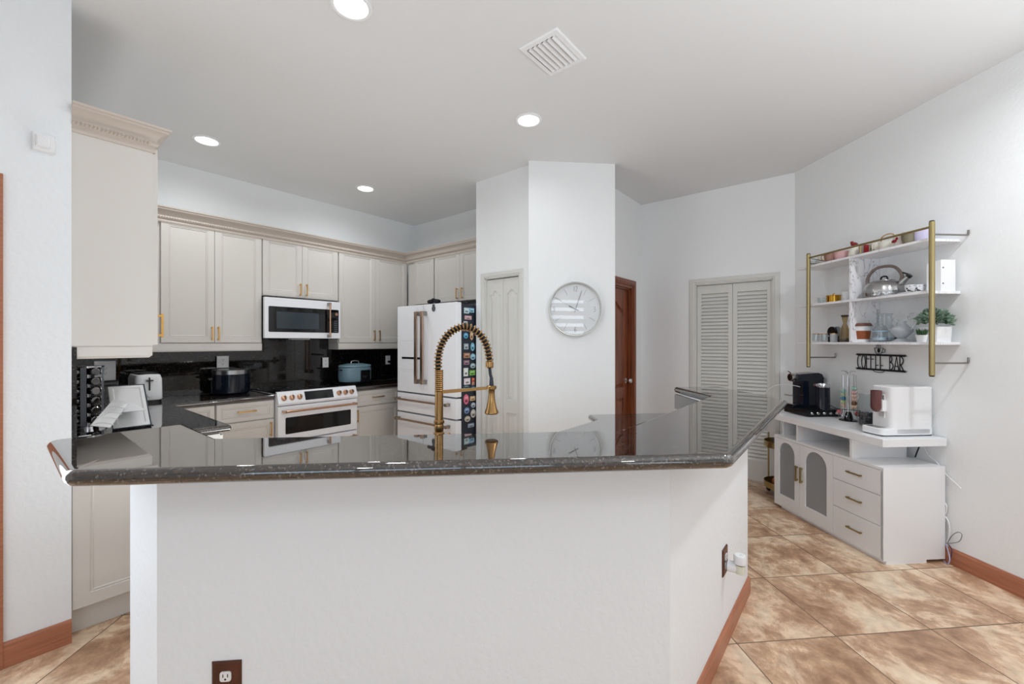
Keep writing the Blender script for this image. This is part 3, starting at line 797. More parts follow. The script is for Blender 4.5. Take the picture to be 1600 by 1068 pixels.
px_ = X(524.5) - x0
MB().lathe([(0, -0.02), (0.016, -0.02), (0.018, 0.0)], 20, (px_, 0, gz1 - 0.05), 'y').build('dial', M['copper'], t)
b = MB()
for r in range(6):
    for c in range(3): b.box(px_ - 0.016 + c * 0.013, px_ - 0.009 + c * 0.013, -0.0032, -0.001, gz0 + 0.015 + r * 0.022, gz0 + 0.023 + r * 0.022)
b.build('keypad', mat('keypad_print', rgb(120, 130, 138), 0.5), t)
MB().box(w * .35, w * .6, 0.06, 0.12, -0.006, 0.0).build('lamp_cover', M['white_matte'], t)

# ================================================================ RANGE
fr_ = frK(-4.16); X = fr_.x
x0, x1 = xr0, xr1; w = x1 - x0
t = thing('kitchen_range', 'white slide-in electric range with copper knobs and handle', 'range', fr_.w(x0, 0, 0), fr_.rot)
ch = 0.935
MB().box(0.002, w - 0.002, 0.05, 0.60, 0.08, ch, 0.003).build('body', M['white_app'], t)
MB().box(-0.004, w + 0.004, 0.045, 0.615, ch, ch + 0.010, 0.002).build('cooktop', M['black_glass'], t)
mbp = mat('burner_print', rgb(80, 80, 84), 0.3)
for cx_, cy_, r_ in ((0.2, 0.17, .10), (0.6, 0.17, .085), (0.2, 0.43, .075), (0.6, 0.43, .10)): MB().lathe([(r_, ch + .0102), (r_, ch + .0107), (r_ - .003, ch + .0107), (r_ - .003, ch + .0102)], 32, (cx_, cy_, 0), caps=False).build('burner_ring', mbp, t)
# sloping control panel
b = MB(); b.loft([[(x, -0.002, 0.825), (x, -0.012, 0.845), (x, 0.03, 0.948), (x, 0.05, 0.952), (x, 0.06, 0.948), (x, 0.06, 0.825)] for x in (0, w)]); b.build('control_panel', M['white_app'], t, 25)
sl = Vector((0.042, 0.103)).normalized()       # (y, z) up the slope
def on_panel(s): return (-0.012 + sl.x * s, 0.845 + sl.y * s)
nrm = (-sl.y, sl.x)
kpos = [X(444), X(456.5), X(468.5), X(530), X(540), X(549.5)]
for q in kpos:
    kx = q - x0; y, z = on_panel(0.05)
    kb = MB(); kb.lathe([(0.026, 0.0), (0.026, -0.006), (0.021, -0.008), (0.019, -0.03), (0.0, -0.032)], 20, (0, 0, 0), 'y')
    ko = kb.build('knob', M['copper'], t); ko.location = (kx, y, z); ko.rotation_euler = (-math.atan2(sl.x, sl.y), 0, 0)
    MB().box(-0.003, 0.003, -0.035, -0.03, -0.017, 0.017).build('pointer', M['black'], ko)
so = MB().box(X(477) - x0, X(521) - x0, -0.0035, 0.001, -0.043, 0.043).build('display', M['black_glass'], t)
y, z = on_panel(0.055); so.location = (0, y, z); so.rotation_euler = (-math.atan2(sl.x, sl.y), 0, 0)
MB().box(0.0, w, 0.0, 0.05, 0.49, 0.815, 0.004).build('oven_door', M['white_app'], t)
rrect(MB(), X(446) - x0, X(548) - x0, 0.552, 0.708, -0.002, 0.01).build('oven_window', M['black_glass'], t)
def tube_handle(parent, xa, xb, z, y=-0.055):
    h = MB().tube([(xa, y, z), (xb, y, z)], 0.011, 12).build('handle', M['copper'], parent)
    for q in (xa + .002, xb - .022): MB().box(q, q + .02, y - .012, 0, z - .012, z + .012, .003).build('handle_bracket', M['rose'], h)
tube_handle(t, 0.03, w - 0.03, 0.770)
MB().box(0.0, w, 0.0, 0.05, 0.11, 0.478, 0.004).build('warming_drawer', M['white_app'], t)
tube_handle(t, 0.03, w - 0.03, 0.43)
MB().box(0.02, w - 0.02, 0.06, 0.55, 0.0, 0.08).build('plinth', M['black'], t)

# ================================================================ FRIDGE
fg = frP(2.832); cR = -3.027; cL = fg.x(621)
w = cR - cL
t = thing('refrigerator', 'white french-door refrigerator with bronze handles and dark magnet-covered side', 'refrigerator', fg.w(cL, 0, 0), fg.rot)
ZF = 1.812
MB().box(0.004, w - 0.004, 0.075, 0.84, 0.03, ZF - 0.012, 0.004).build('cabinet_body', M['fridge_side'], t)
gx = fg.x(661) - cL
dl = MB().box(0, gx - 0.002, 0, 0.07, 0.878, ZF, 0.006).build('door', M['white_app'], t)
drr = MB().box(gx + 0.002, w, 0, 0.07, 0.878, ZF, 0.006).build('door', M['white_app'], t)
MB().box(0, w, 0, 0.07, 0.662, 0.862, 0.006).build('drawer', M['white_app'], t)
MB().box(0, w, 0, 0.07, 0.05, 0.646, 0.006).build('drawer', M['white_app'], t)
for hx_, par in ((gx - 0.05, dl), (gx + 0.05, drr)):
    zt_, zb_ = fg.z(655, 486, -0.06), fg.z(655, 600, -0.06)
    h = MB().box(hx_ - 0.020, hx_ + 0.020, -0.068, -0.050, zb_, zt_, 0.005).build('handle', M['rose'], par)
    for q in (zb_, zt_ - 0.045): MB().box(hx_ - 0.017, hx_ + 0.017, -0.055, 0.0, q, q + 0.045, 0.002).build('handle_bracket', M['nickel'], h)
for zh in (0.80, 0.585):
    h = MB().tube([(0.02, -0.05, zh), (w - 0.07, -0.05, zh)], 0.012, 12).build('handle', M['rose'], t)
    for q in (0.03, w - 0.115): MB().box(q, q + 0.03, -0.062, 0, zh - .015, zh + .015, .003).build('handle_bracket', M['nickel'], h)
# water dispenser in the left door
xa, xb = 0.055, gx - 0.07
MB().box(xa + .03, xb + .06, -0.003, 0.0, fg.z(640, 560.5), fg.z(640, 557.5)).build('dispenser_display', M['black'], dl)
R = [(0, -0.0005), (0.003, -0.002), (0.008, -0.0005)]
MB().loft([rect_ring(xa, xb + .03, 1.12, 1.44, i, y) for i, y in R], False, False).loft([rect_ring(xa + .03, xb + .02, 1.10, 1.255, i, y) for i, y in R], False, False).build('dispenser_outline', M['white'], dl)
MB().box(w - 0.12, w - 0.01, 0.03, 0.16, ZF - 0.011, ZF + 0.006, 0.003).build('hinge_cover', M['black'], t)

# things on the fridge
def flat_disc(b, cx, cz, rx, rz, y0, y1, n=20):
    pl = [(cx + rx * math.cos(2 * PI * k / n), cz + rz * math.sin(2 * PI * k / n)) for k in range(n)]
    return b.loft([[(x, y0, z) for x, z in pl], [(x, y1, z) for x, z in pl]])
mx_, mz_ = fg.x(678), fg.z(678, 482)
b = MB(); flat_disc(b, 0, 0, 0.024, 0.03, -0.008, 0); b.box(-.014, .014, -.009, -.001, .02, .045)
tag(b.build('magnet', mat('pewter', rgb(86, 88, 94), 0.5), None, loc=fg.w(mx_, -0.001, mz_), rotz=fg.rot), 'grey owl-shaped magnet on the white front of the refrigerator', 'magnet')
b = MB(); b.ball((0, 0, 0.022), 0.03, 8, 1.5, 1, .75).ball((0.09, 0.01, 0.022), 0.03, 8, 1.6, 1, .75); b.tube([(0.0, 0, .03), (0.05, -0.01, .045), (0.1, 0, .03)], .012, 6)
tag(b.build('oven_mitt', mat('black_fabric', rgb(26, 26, 30), 0.8), None, loc=fg.w(fg.x(667), 0.05, ZF + 0.008), rotz=fg.rot), 'small dark crumpled cloth item on top of the refrigerator', 'cloth')

# magnets on the dark side: local frame on the side face (x = depth along d, z up)
fs = frK(cR + 0.001 - 0.004)
MG = [ # (px centre, py centre, w px, h px, colour, shape, label)
 (728.5, 485, 8, 9, (190, 214, 220), 'r', 'pale blue and white souvenir magnet, topmost at the left'),
 (736.5, 484.5, 8, 7, (140, 190, 214), 'r', 'sky blue rectangular magnet at the top right'),
 (731, 496, 11, 6, (214, 176, 178), 'r', 'pink and white lettering magnet, second row from the top'),
 (727, 503, 6, 3, (206, 206, 208), 'r', 'small white strip magnet just above the faucet arch'),
 (727.5, 524, 7, 9, (92, 174, 214), 'o', 'round bright blue magnet below the faucet arch'),
 (736.5, 524, 5, 14, (206, 170, 130), 'o', 'tall tan bottle-shaped magnet below the faucet arch'),
 (728, 541, 7, 9, (168, 180, 190), 'r', 'grey framed picture magnet on the left column'),
 (738, 541.5, 6, 13, (120, 190, 214), 'o', 'tall oval light blue magnet on the right column'),
 (729, 555, 10, 8, (176, 128, 100), 'r', 'brown wooden magnet under the grey framed one'),
 (738.5, 557, 8, 10, (146, 196, 216), 'o', 'blue and white domed beach scene magnet'),
 (728.5, 566, 9, 7, (150, 116, 130), 'r', 'mauve town scene magnet on the left column'),
 (738.5, 571, 8, 8, (166, 190, 198), 'o', 'grey-blue mountain shaped magnet'),
 (727.5, 581, 7, 13, (226, 232, 226), 'r', 'tall white tower picture magnet'),
 (737.5, 582, 9, 8, (126, 186, 84), 'r', 'bright green rectangular magnet'),
 (729.5, 595.5, 10, 10, (232, 220, 224), 'r', 'square white magnet with a small dark figure'),
 (739, 593, 4, 6, (214, 104, 76), 'r', 'small orange red magnet right of the white square'),
 (739, 599, 4, 5, (200, 150, 130), 'r', 'small peach magnet below the orange red one'),
 (728, 604, 9, 5, (70, 104, 116), 'o', 'dark teal arched magnet just above the spray head arm'),
 (739, 606, 5, 6, (60, 120, 150), 'r', 'dark blue magnet just above the spray head arm'),
 (728, 623.5, 8, 16, (226, 116, 140), 'o', 'tall pink flamingo coloured magnet'),
 (738, 622, 8, 7, (216, 184, 140), 'r', 'sand coloured rectangular magnet beside the pink one'),
 (739, 632.5, 7, 8, (178, 190, 204), 'o', 'pale grey-blue round magnet right of the blue star one'),
 (729, 641, 8, 10, (120, 150, 190), 'o', 'blue star-shaped souvenir magnet'),
 (739, 645.5, 8, 13, (200, 196, 190), 'o', 'large grey and white shield magnet near the bottom'),
 (730, 654, 9, 9, (196, 190, 176), 'o', 'cream oval magnet near the bottom left'),
 (735.5, 664, 10, 6, (150, 164, 180), 'r', 'lowest magnet, a wide blue-grey name plate'),
]
for i, (px, py, pw, ph, c, sh, lb) in enumerate(MG):
    xa, xb = fs.x(px - pw / 2), fs.x(px + pw / 2); zc = fs.z(px, py); hz = ph / 2 / FP * (fs.o + fs.ux * xa).y
    xc, hw = (xa + xb) / 2, (xb - xa) / 2 * 0.96
    m1 = mat('magnet_paint_%s' % sh, rgb(*c), 0.35)
    b = MB()
    if sh == 'r': b.box(-hw, hw, -0.006, 0, -hz, hz, 0.0015)
    else: flat_disc(b, 0, 0, hw, hz, -0.006, 0)
    t_ = b.build('magnet', m1, None, loc=fs.w(xc, -0.0005, zc), rotz=fs.rot)
    tag(t_, 'refrigerator side: ' + lb, 'magnet', 'magnets on the side of the refrigerator')
    dk = rgb(*[int(v * 0.5) for v in c]); lt = rgb(*[min(255, int(v * 0.6 + 100)) for v in c])
    MB().box(-hw * .5, hw * .4, -0.0075, -0.006, -hz * .55, -hz * .1).build('picture', mat('magnet_print_dark', dk, .4), t_)
    MB().box(-hw * .6, hw * .6, -0.007, -0.006, hz * .15, hz * .55).build('picture', mat('magnet_print_light', lt, .4), t_)

# ================================================================ FAUCET
fx, fy = -0.290, 1.68
t = thing('faucet', 'antique brass pull-down spring faucet rising behind the bar top', 'faucet', (fx, fy, ZK), 0)
zb = lambda py: HC - (py - 534) / FP * fy - ZK
pr = [(0.0, 0.0005), (0.03, 0.0005), (0.03, 0.012), (0.021, 0.018), (0.019, 0.10), (zb, 0)]
pr = [(0.0, 0.0005), (0.032, 0.0005), (0.032, 0.010), (0.021, 0.02), (0.018, 0.05), (0.018, zb(682)), (0.022, zb(680)), (0.022, zb(676)), (0.017, zb(674)), (0.0195, zb(668)), (0.017, zb(662)), (0.021, zb(660)), (0.021, zb(657)), (0.0165, zb(655)), (0.0165, zb(611)), (0.0, zb(611))]
MB().lathe(pr, 28, caps=False).build('post', M['antique'], t, 30)
b = MB(); zz = zb(611); n = 11; pf = [(0.0, zz)]
h1 = zb(577)
for k in range(n):
    a = zz + (h1 - zz) * k / n; d = (h1 - zz) / n
    pf += [(0.0150, a), (0.0168, a + d * .25), (0.0168, a + d * .6), (0.0150, a + d * .85)]
pf += [(0.0, h1)]
b.lathe(pf, 28, caps=False).build('ribbed_sleeve', M['antique'], t, 60)
# arch path in the x-z plane
def ax(px): return (px - 800) / FP * fy - fx
arch = []
key = [(684.5, 577), (684.5, 562), (686.5, 548), (691, 535), (699, 523), (710, 514.5), (722, 510.5), (735, 512), (747, 519), (756, 530), (761.5, 543), (764, 556), (765, 566)]
K = [Vector((ax(x), 0, zb(y))) for x, y in key]
def catmull(P, n=10):
    out = []
    for i in range(len(P) - 1):
        p0, p1, p2, p3 = P[max(i - 1, 0)], P[i], P[i + 1], P[min(i + 2, len(P) - 1)]
        for k in range(n):
            s = k / n
            out.append(0.5 * ((2 * p1) + (p2 - p0) * s + (2 * p0 - 5 * p1 + 4 * p2 - p3) * s * s + (3 * p1 - p0 - 3 * p2 + p3) * s ** 3))
    return out + [P[-1]]
path = catmull(K, 12)
MB().tube(path, 0.0098, 10).build('hose', M['rubber'], t, 60)
# spring
lens_ = [0]
for i in range(1, len(path)): lens_.append(lens_[-1] + (path[i] - path[i - 1]).length)
tot = lens_[-1]; turns = 29; sp = []; N_ = turns * 14
import bisect
for k in range(N_ + 1):
    s = tot * k / N_; i = min(max(bisect.bisect(lens_, s), 1), len(path) - 1)
    f = (s - lens_[i - 1]) / max(lens_[i] - lens_[i - 1], 1e-9); p = path[i - 1].lerp(path[i], f)
    tt = (path[i] - path[i - 1]).normalized(); a = Vector((0, 1, 0)); c = tt.cross(a)
    ph = 2 * PI * k / 14; sp.append(p + (a * math.cos(ph) + c * math.sin(ph)) * 0.0138)
MB().tube(sp, 0.0033, 7).build('spring', M['antique'], t, 60)
e = K[-1]
MB().lathe([(0, .006), (0.0145, .006), (0.0155, 0), (0.0155, -.016), (0.013, -.02), (0, -.02)], 20, (e.x, 0, e.z - .002), caps=False).build('collar', M['antique'], t, 30)
hx_, hz_ = ax(768), zb(603)
MB().tube([(e.x, 0, e.z - .02), (e.x + .003, 0, (e.z + hz_) / 2), (hx_, 0, hz_ + .03)], 0.0062, 10).tube([(hx_ - .0005, 0, hz_ + .035), (hx_, 0, hz_)], [0.0066, 0.0095], 12).build('lower_hose', mat('dark_hose', rgb(44, 50, 60), .35), t, 60)
MB().lathe([(0, 0), (0.0145, 0), (0.0165, -.003), (0.0165, -.013), (0.013, -.017), (0.0125, -.035), (0.015, -.060), (0.0215, -.090), (0.0265, -.102), (0.027, -.108), (0.024, -.112), (0.0, -.112)], 28, (hx_, 0, hz_ + .002), caps=False).build('spray_head', M['antique'], t, 40)
zs = zb(612)
MB().loft([[(0.0, -0.006, zs - .008), (0.0, 0.006, zs - .008), (0.0, 0.006, zs + .006), (0, -0.006, zs + .006)],
           [(0.02, -0.006, zs - .006), (0.02, 0.006, zs - .006), (0.02, 0.006, zs + .008), (0.02, -0.006, zs + .008)],
           [(hx_ - .01, -0.007, hz_ - .012), (hx_ - .01, 0.007, hz_ - .012), (hx_ - .01, 0.007, hz_ - .001), (hx_ - .01, -0.007, hz_ - .001)]]).build('support_arm', M['antique'], t, 30)
MB().lathe([(0.017, -.012), (0.0195, -.010), (0.0195, 0.0), (0.017, .002)], 24, (hx_, 0, hz_), caps=False).build('docking_ring', M['antique'], t, 30)
MB().tube([(0, -0.014, .09), (0.02, -0.05, .105), (0.03, -0.085, .125)][:1] + [(0.012, 0.03, .09), (0.03, .075, .11)], 0.006, 8).build('lever', M['antique'], t)

# ================================================================ SMALL APPLIANCES AND COUNTER THINGS
def outlet(name, label, fr, x, z, plate, body=None, w=0.07, h=0.115, slots=True, cat='outlet', parts=2):
    body = body or M['white_matte']
    t = thing(name, label, cat, fr.w(x, 0, z), fr.rot)
    R = [(0, 0), (0, -0.003), (0.005, -0.007), (0.012, -0.0075)]
    MB().loft([rect_ring(-w / 2, w / 2, -h / 2, h / 2, i, y) for i, y in R]).build('cover_plate', plate, t, 25)
    for s in ((-1, 1) if parts == 2 else (0,)):
        zc = s * 0.02
        so = MB(); rrect(so, -0.016, 0.016, zc - 0.015, zc + 0.015, -0.0105, -0.006, 0.008); so = so.build('socket', body, t)
        b = MB().box(-0.008, -0.0055, -0.0108, -0.010, zc - 0.002, zc + 0.008).box(0.0055, 0.008, -0.0108, -0.010, zc - 0.002, zc + 0.008)
        flat_disc(b, 0, zc - 0.008, 0.003, 0.003, -0.0108, -0.010, 10); b.build('slots', M['dark_gap'], so)
    return t
fo = frK(CB + 0.039)
outlet('power_outlet', 'white outlet plate on the black backsplash above the black cooker', fo, fo.x(348), fo.z(348, 565), M['white_matte'], w=0.10)
outlet('power_outlet', 'white outlet plate on the backsplash right of the range', fo, fo.x(508.5), fo.z(508.5, 566), M['white_matte'])
t = outlet('power_outlet', 'white outlet with a plugged-in cord beside the fridge', fo, fo.x(606), fo.z(606, 562), M['white_matte'])
MB().box(-0.012, 0.02, -0.035, -0.0105, -0.035, -0.008, .004).tube([(0.004, -.03, -.02), (0.02, -.03, -.05), (0.012, -.03, -.09)], .004, 6).build('plug', M['black'], t)
fo2 = frK(CB + 0.039)
outlet('power_outlet', 'light grey outlet plate in the far left corner beside the spice rack', fo2, fo2.x(164), fo2.z(164, 579), M['white_matte'], w=0.13, h=0.16)
fbf = Fr(P_B[0], P_B[1], math.atan2(P_C[1] - P_B[1], P_C[0] - P_B[0]))
outlet('power_outlet', 'dark wood outlet plate low on the white bar front', fbf, fbf.x(355), fbf.z(355, 1063), M['wood_plate'], w=0.085, h=0.125)
# outlet on the right-hand face with a plug-in freshener
fbr = Fr(P_C[0], P_C[1], math.atan2(P_D[1] - P_C[1], P_D[0] - P_C[0]))
ox = fbr.x(1131.5); oz = fbr.z(1131.5, 875)
outlet('power_outlet', 'dark wood outlet plate on the right face of the bar', fbr, ox, oz, M['wood_plate'], w=0.085, h=0.125)
t = thing('air_freshener', 'white plug-in air freshener in the outlet on the right of the bar', 'air freshener', fbr.w(ox + 0.002, -0.011, oz - 0.018), fbr.rot)
MB().lathe([(0.0, -0.05), (0.012, -0.05), (0.024, -0.035), (0.026, -0.006), (0.018, 0.0), (0, 0)], 20, (0, 0, 0), 'y', False).build('plug_body', M['white'], t, 50)
MB().lathe([(0, -.024), (.018, -.022), (.021, -.008), (.021, .02), (.0, .02)], 20, (0.0, -0.055, 0), caps=False).build('oil_bulb', mat('pale_oil', rgb(222, 222, 205), .2), t, 50)
MB().lathe([(0, .024), (.025, .024), (.0265, .03), (.0265, .058), (.023, .064), (0.008, .065), (.006, .06), (0, .06)], 24, (0.0, -0.055, 0), caps=False).build('diffuser_cap', M['white'], t, 40)
MB().lathe([(0, .019), (.021, .019), (.021, .0245), (0, .0245)], 20, (0.0, -0.055, 0), caps=False).build('dark_ring', M['black'], t)

# black cooker with steel rim
fc = frK(-4.60)
x_, y_ = fc.at(361, 613, ZK); Yc = kp(-4.60, x_)
t = thing('rice_cooker', 'black electric cooker with a bright steel rim on the left counter', 'cooker', fc.w(fc.x(361), 0, ZK + .0005), fc.rot)
r_ = 0.155
MB().lathe([(0, 0.004), (r_ * .9, 0.004), (r_, .02), (r_, .185), (r_ * .97, .19), (0, .19)], 40, caps=False).build('body', M['navy'], t, 40)
MB().lathe([(r_ * .97, .188), (r_ * .985, .19), (r_ * .985, .225), (r_ * .93, .232), (0, .238)], 40, caps=False).build('steel_rim', M['steel'], t, 40)
MB().ball((0, 0, .238), .018, 8, 1, 1, .6).build('lid_knob', M['black'], t)
for q in (r_ * .9, -r_ - .03): MB().box(q, q + r_ * .1 + .03, -.02, .02, .14, .16, .004).build('side_handle', M['black'], t)
# blue-grey slow cooker
fc = frK(-4.56)
t = thing('slow_cooker', 'blue-grey oval slow cooker on the counter left of the fridge', 'slow cooker', fc.w(fc.x(554.5), 0.0, ZK + .0005), fc.rot)
def oval(rx, ry, z, n=36, e=2.6): return [(math.copysign(abs(math.cos(a)) ** (2 / e), math.cos(a)) * rx, math.copysign(abs(math.sin(a)) ** (2 / e), math.sin(a)) * ry, z) for a in [2 * PI * k / n for k in range(n)]]
a_, c_ = 0.185, 0.13
MB().loft([oval(a_ * .85, c_ * .85, 0), oval(a_ * .92, c_ * .92, .02), oval(a_ * .92, c_ * .92, .035)]).build('foot', M['black'], t, 40)
MB().loft([oval(a_ * .95, c_ * .95, .035), oval(a_, c_, .06), oval(a_, c_, .185), oval(a_ * .98, c_ * .98, .195)]).build('body', M['steelblue'], t, 40)
MB().loft([oval(a_ * .93, c_ * .93, .193), oval(a_ * 1.0, c_, .205), oval(a_ * .97, c_ * .97, .222), oval(a_ * .5, c_ * .5, .238)]).build('lid', M['steelblue'], t, 50)
MB().tube([(-.05, 0, .236), (-.045, 0, .265), (0, 0, .272), (.045, 0, .265), (.05, 0, .236)], .006, 8).build('lid_handle', M['chrome'], t, 60)
MB().box(-.005, .115, -c_ - .012, -c_ * .8, .03, .165, .006).build('control_panel', M['black'], t)
MB().lathe([(0, -.012), (.014, -.012), (.016, 0)], 16, (.045, -c_ - .012, .09), 'y').build('dial', M['nickel'], t)
for q in (-1, 1): MB().tube([(q * a_ * .97, -.04, .17), (q * (a_ + .03), -.03, .175), (q * (a_ + .03), .03, .175), (q * a_ * .97, .04, .17)], .008, 6).build('side_handle', M['black'], t)

# toaster
fc = frK(-4.40)
tx = fc.x(234); xw = fc.x(255.5) - fc.x(211)
t = thing('toaster', 'white upright toaster with a black slot lever near the left corner', 'toaster', fc.w(fc.x(211), 0.0, ZK + .0005), fc.rot)
def rr_loft(b, x0, x1, y0, y1, prof, r=.03):
    return b.loft([[(x, y, z) for x, y in round_corners([(x0 + i, y0 + i), (x1 - i, y0 + i), (x1 - i, y1 - i), (x0 + i, y1 - i)], r)] for i, z in prof])
rr_loft(MB(), 0, xw, 0, .34, [(.004, .022), (0, .03), (.002, .19), (.012, .222), (.03, .23)], .04).build('body', M['white'], t, 40)
rr_loft(MB(), .008, xw - .008, .008, .33, [(0, 0), (0, .022)], .03).build('base', M['black'], t)
rr_loft(MB(), .024, xw - .024, .03, .31, [(0, .229), (0, .236), (.004, .238)], .03).build('top_plate', M['black'], t)
mx2 = xw * .5
MB().box(mx2 - .005, mx2 + .005, -.0015, .002, .10, .205).box(mx2 - .022, mx2 + .022, -.022, .002, .175, .185, .002).build('lever', M['black'], t)
MB().lathe([(0, -.012), (.014, -.012), (.016, .001)], 20, (mx2, 0, .062), 'y').build('browning_dial', M['white'], t)

# tablet-like framed panel leaning back, seen from behind, with its stand
fT = frK(-3.10)
pts_px = [(158, 601), (224, 603), (238, 664), (178, 662)]
def ray_at(px, py, c):
    f_ = frK(c); return Vector(f_.w(f_.x(px), 0, f_.z(px, py)))
A, B_, C_, D_ = ray_at(157, 600, -3.38), ray_at(224, 603, -3.38), ray_at(237, 665.5, -3.18), ray_at(176, 666, -3.18)
zoff = ZK + 0.003 - min(C_.z, D_.z)
C_.z = D_.z = ZK + 0.010
ux = (C_ - D_).normalized(); W_ = (C_ - D_).length; up = ((A + B_) / 2 - (C_ + D_) / 2); up = (up - ux * up.dot(ux)); Hh = up.length; up.normalize(); nn = up.cross(ux)
t = thing('picture_frame', 'white-backed framed panel leaning back on its stand beside the toaster', 'picture frame', tuple(D_), 0)
MW = Matrix((ux, nn, up)).transposed().to_4x4(); t.matrix_world = Matrix.Translation(D_) @ MW
sgn = 1
MB().box(0, W_, 0.004, .016, 0, Hh, .002).build('frame', M['nickel'], t)
MB().loft([rect_ring(0.004, W_ - .004, .004, Hh - .004, i, y) for i, y in [(0, .004), (0, .001), (.006, -.002), (.018, -.004), (.024, .0), (.03, .0)]]).build('back_panel', M['white_matte'], t, 20)
MB().box(0.0, W_, .0035, .0065, -.001, .008).box(W_ - .006, W_ + .001, 0.0, .0065, 0, Hh).box(0, W_, 0, .0065, Hh - .006, Hh + .001).build('edge_trim', mat('dark_edge', rgb(52, 60, 72), .3), t)
MB().add([(W_ * .30, 0, Hh * .55), (W_ * .62, 0, Hh * .55), (W_ * .80, -.11, .03), (W_ * .12, -.11, .03)] + [(W_ * .30, .003, Hh * .55), (W_ * .62, .003, Hh * .55), (W_ * .80, -.107, .03), (W_ * .12, -.107, .03)],
         [(0, 1, 2, 3), (4, 7, 6, 5), (0, 4, 5, 1), (1, 5, 6, 2), (2, 6, 7, 3), (3, 7, 4, 0)]).build('easel_leg', M['white'], t)

# white wire book rest lying tilted on the counter
fw = frK(-3.02)
o3 = Vector(fw.w(fw.x(121), 0, ZK))
def P3(px, py, c): return ray_at(px, py, c) - o3
t = thing('book_stand', 'white metal cookbook stand with curled wire arms on the left counter', 'stand', tuple(o3), 0)
q = [P3(143, 664, -3.00), P3(175, 672.5, -2.98), P3(197, 630, -3.12), P3(170, 628, -3.14)]
q = [P3(141, 665, -3.02), P3(171, 668, -3.00), P3(200, 629, -3.16), P3(176, 625, -3.16)]
def floorz(v, z=0.008): v.z = max(v.z, z); return v
q = [floorz(v) for v in q]
n_ = (q[1] - q[0]).cross(q[3] - q[0]).normalized() * 0.003
MB().add(q + [v + n_ for v in q], [(0, 1, 2, 3), (4, 7, 6, 5), (0, 4, 5, 1), (1, 5, 6, 2), (2, 6, 7, 3), (3, 7, 4, 0)]).build('back_plate', M['white_matte'], t)
b = MB()
for k in range(5):
    f = k / 4
    a = q[0].lerp(q[3], f * .85 + .05); c = q[1].lerp(q[2], f * .85 + .1)
    mid = a.lerp(c, .5) + Vector((0, 0, .012)); e = c + (c - a) * .12 + Vector((0, 0, -.006)); e.z = max(e.z, .004)
    b.tube(catmull([a, mid, c + Vector((0, 0, .006)), e + Vector((0, 0, .004))], 6), .0022, 6)
b.tube([q[1], q[2]], .003, 6); b.tube(catmull([q[0], q[0].lerp(q[2], .5) + Vector((0, 0, .02)), q[2]], 8), .0022, 6)
b.build('wire_arms', M['white'], t, 60)
e0 = P3(122, 667, -2.99); e1 = P3(142, 665.5, -3.0); e0.z = e1.z = .012
MB().tube([e0, e1], .011, 12).build('roller_foot', M['white'], t, 50)

# spice carousel
fsx = frK(-3.42)
cxs = Vector(fsx.w(fsx.x(137), 0, ZK + .0005))
t = thing('spice_rack', 'black and chrome revolving spice rack with round-lidded jars at the far left', 'spice rack', tuple(cxs), fsx.rot)
MB().lathe([(0, 0), (.085, 0), (.085, .014), (.0, .016)], 32, caps=False).build('base', M['chrome'], t, 40)
MB().lathe([(0, .345), (.07, .345), (.07, .352), (.0, .354)], 32, caps=False).lathe([(0, .012), (.012, .012), (.012, .352), (0, .352)], 12, caps=False).build('column', M['chrome'], t, 40)
b = MB()
for a in (0, PI / 2, PI, 3 * PI / 2):
    b.box(-.002, .002, -.002, .002, 0, .01)
for k in range(4):
    a = -PI / 2 + PI / 4 + k * PI / 2 + 0.42; dx, dy = math.cos(a), math.sin(a)
    px_, py_ = dx * .062, dy * .062; nx, ny = -dy, dx
    b.add([(px_ + nx * s * .012 + dx * u, py_ + ny * s * .012 + dy * u, z) for z in (.016, .345) for s in (-1, 1) for u in (0, .004)], [(0, 2, 3, 1), (4, 5, 7, 6), (0, 1, 5, 4), (2, 6, 7, 3), (0, 4, 6, 2), (1, 3, 7, 5)])
b.build('side_strips', mat('pale_steel_strip', rgb(190, 196, 208), .3, .6), t)
cnt = 0
dark_jar = mat('dark_spice_jar', rgb(30, 26, 24), 0.08)
for side in range(4):
    a = -PI / 2 + side * PI / 2 + 0.42
    for k in range(6):
        z = .045 + k * .055
        jr = thing('spice_jar', 'silver-lidded spice jar in the revolving rack at the far left', 'jar', tuple(cxs + Vector((0, 0, z))), fsx.rot + a, 'spice jars in the rack')
        MB().lathe([(0, .018), (.020, .018), (.020, .052), (0, .052)], 16, (0, 0, 0), 'x', False).build('glass_body', dark_jar, jr, 40)
        MB().lathe([(0, .052), (.021, .052), (.0215, .055), (.0215, .066), (.018, .069), (0, .069)], 20, (0, 0, 0), 'x', False).build('lid', M['chrome'], jr, 40)

# thermostat-like sensor on the pillar
fpl = frK(CP); sx, sz = fpl.x(68), fpl.z(68, 224)
t = thing('motion_sensor', 'small white square sensor box high on the left wall', 'sensor', fpl.w(sx, 0, sz), fpl.rot)
rr = [(0.0, 0), (0.0, -.014), (.003, -.02), (.008, -.022)]
MB().loft([rect_ring(-.036, .036, -.040, .040, i, y) for i, y in rr]).build('housing', M['white'], t, 30)
MB().loft([rect_ring(-.026, .020, -.026, .026, i, y) for i, y in [(0, -.0215), (.002, -.030), (.006, -.033)]]).build('lens_cover', M['white'], t, 30)
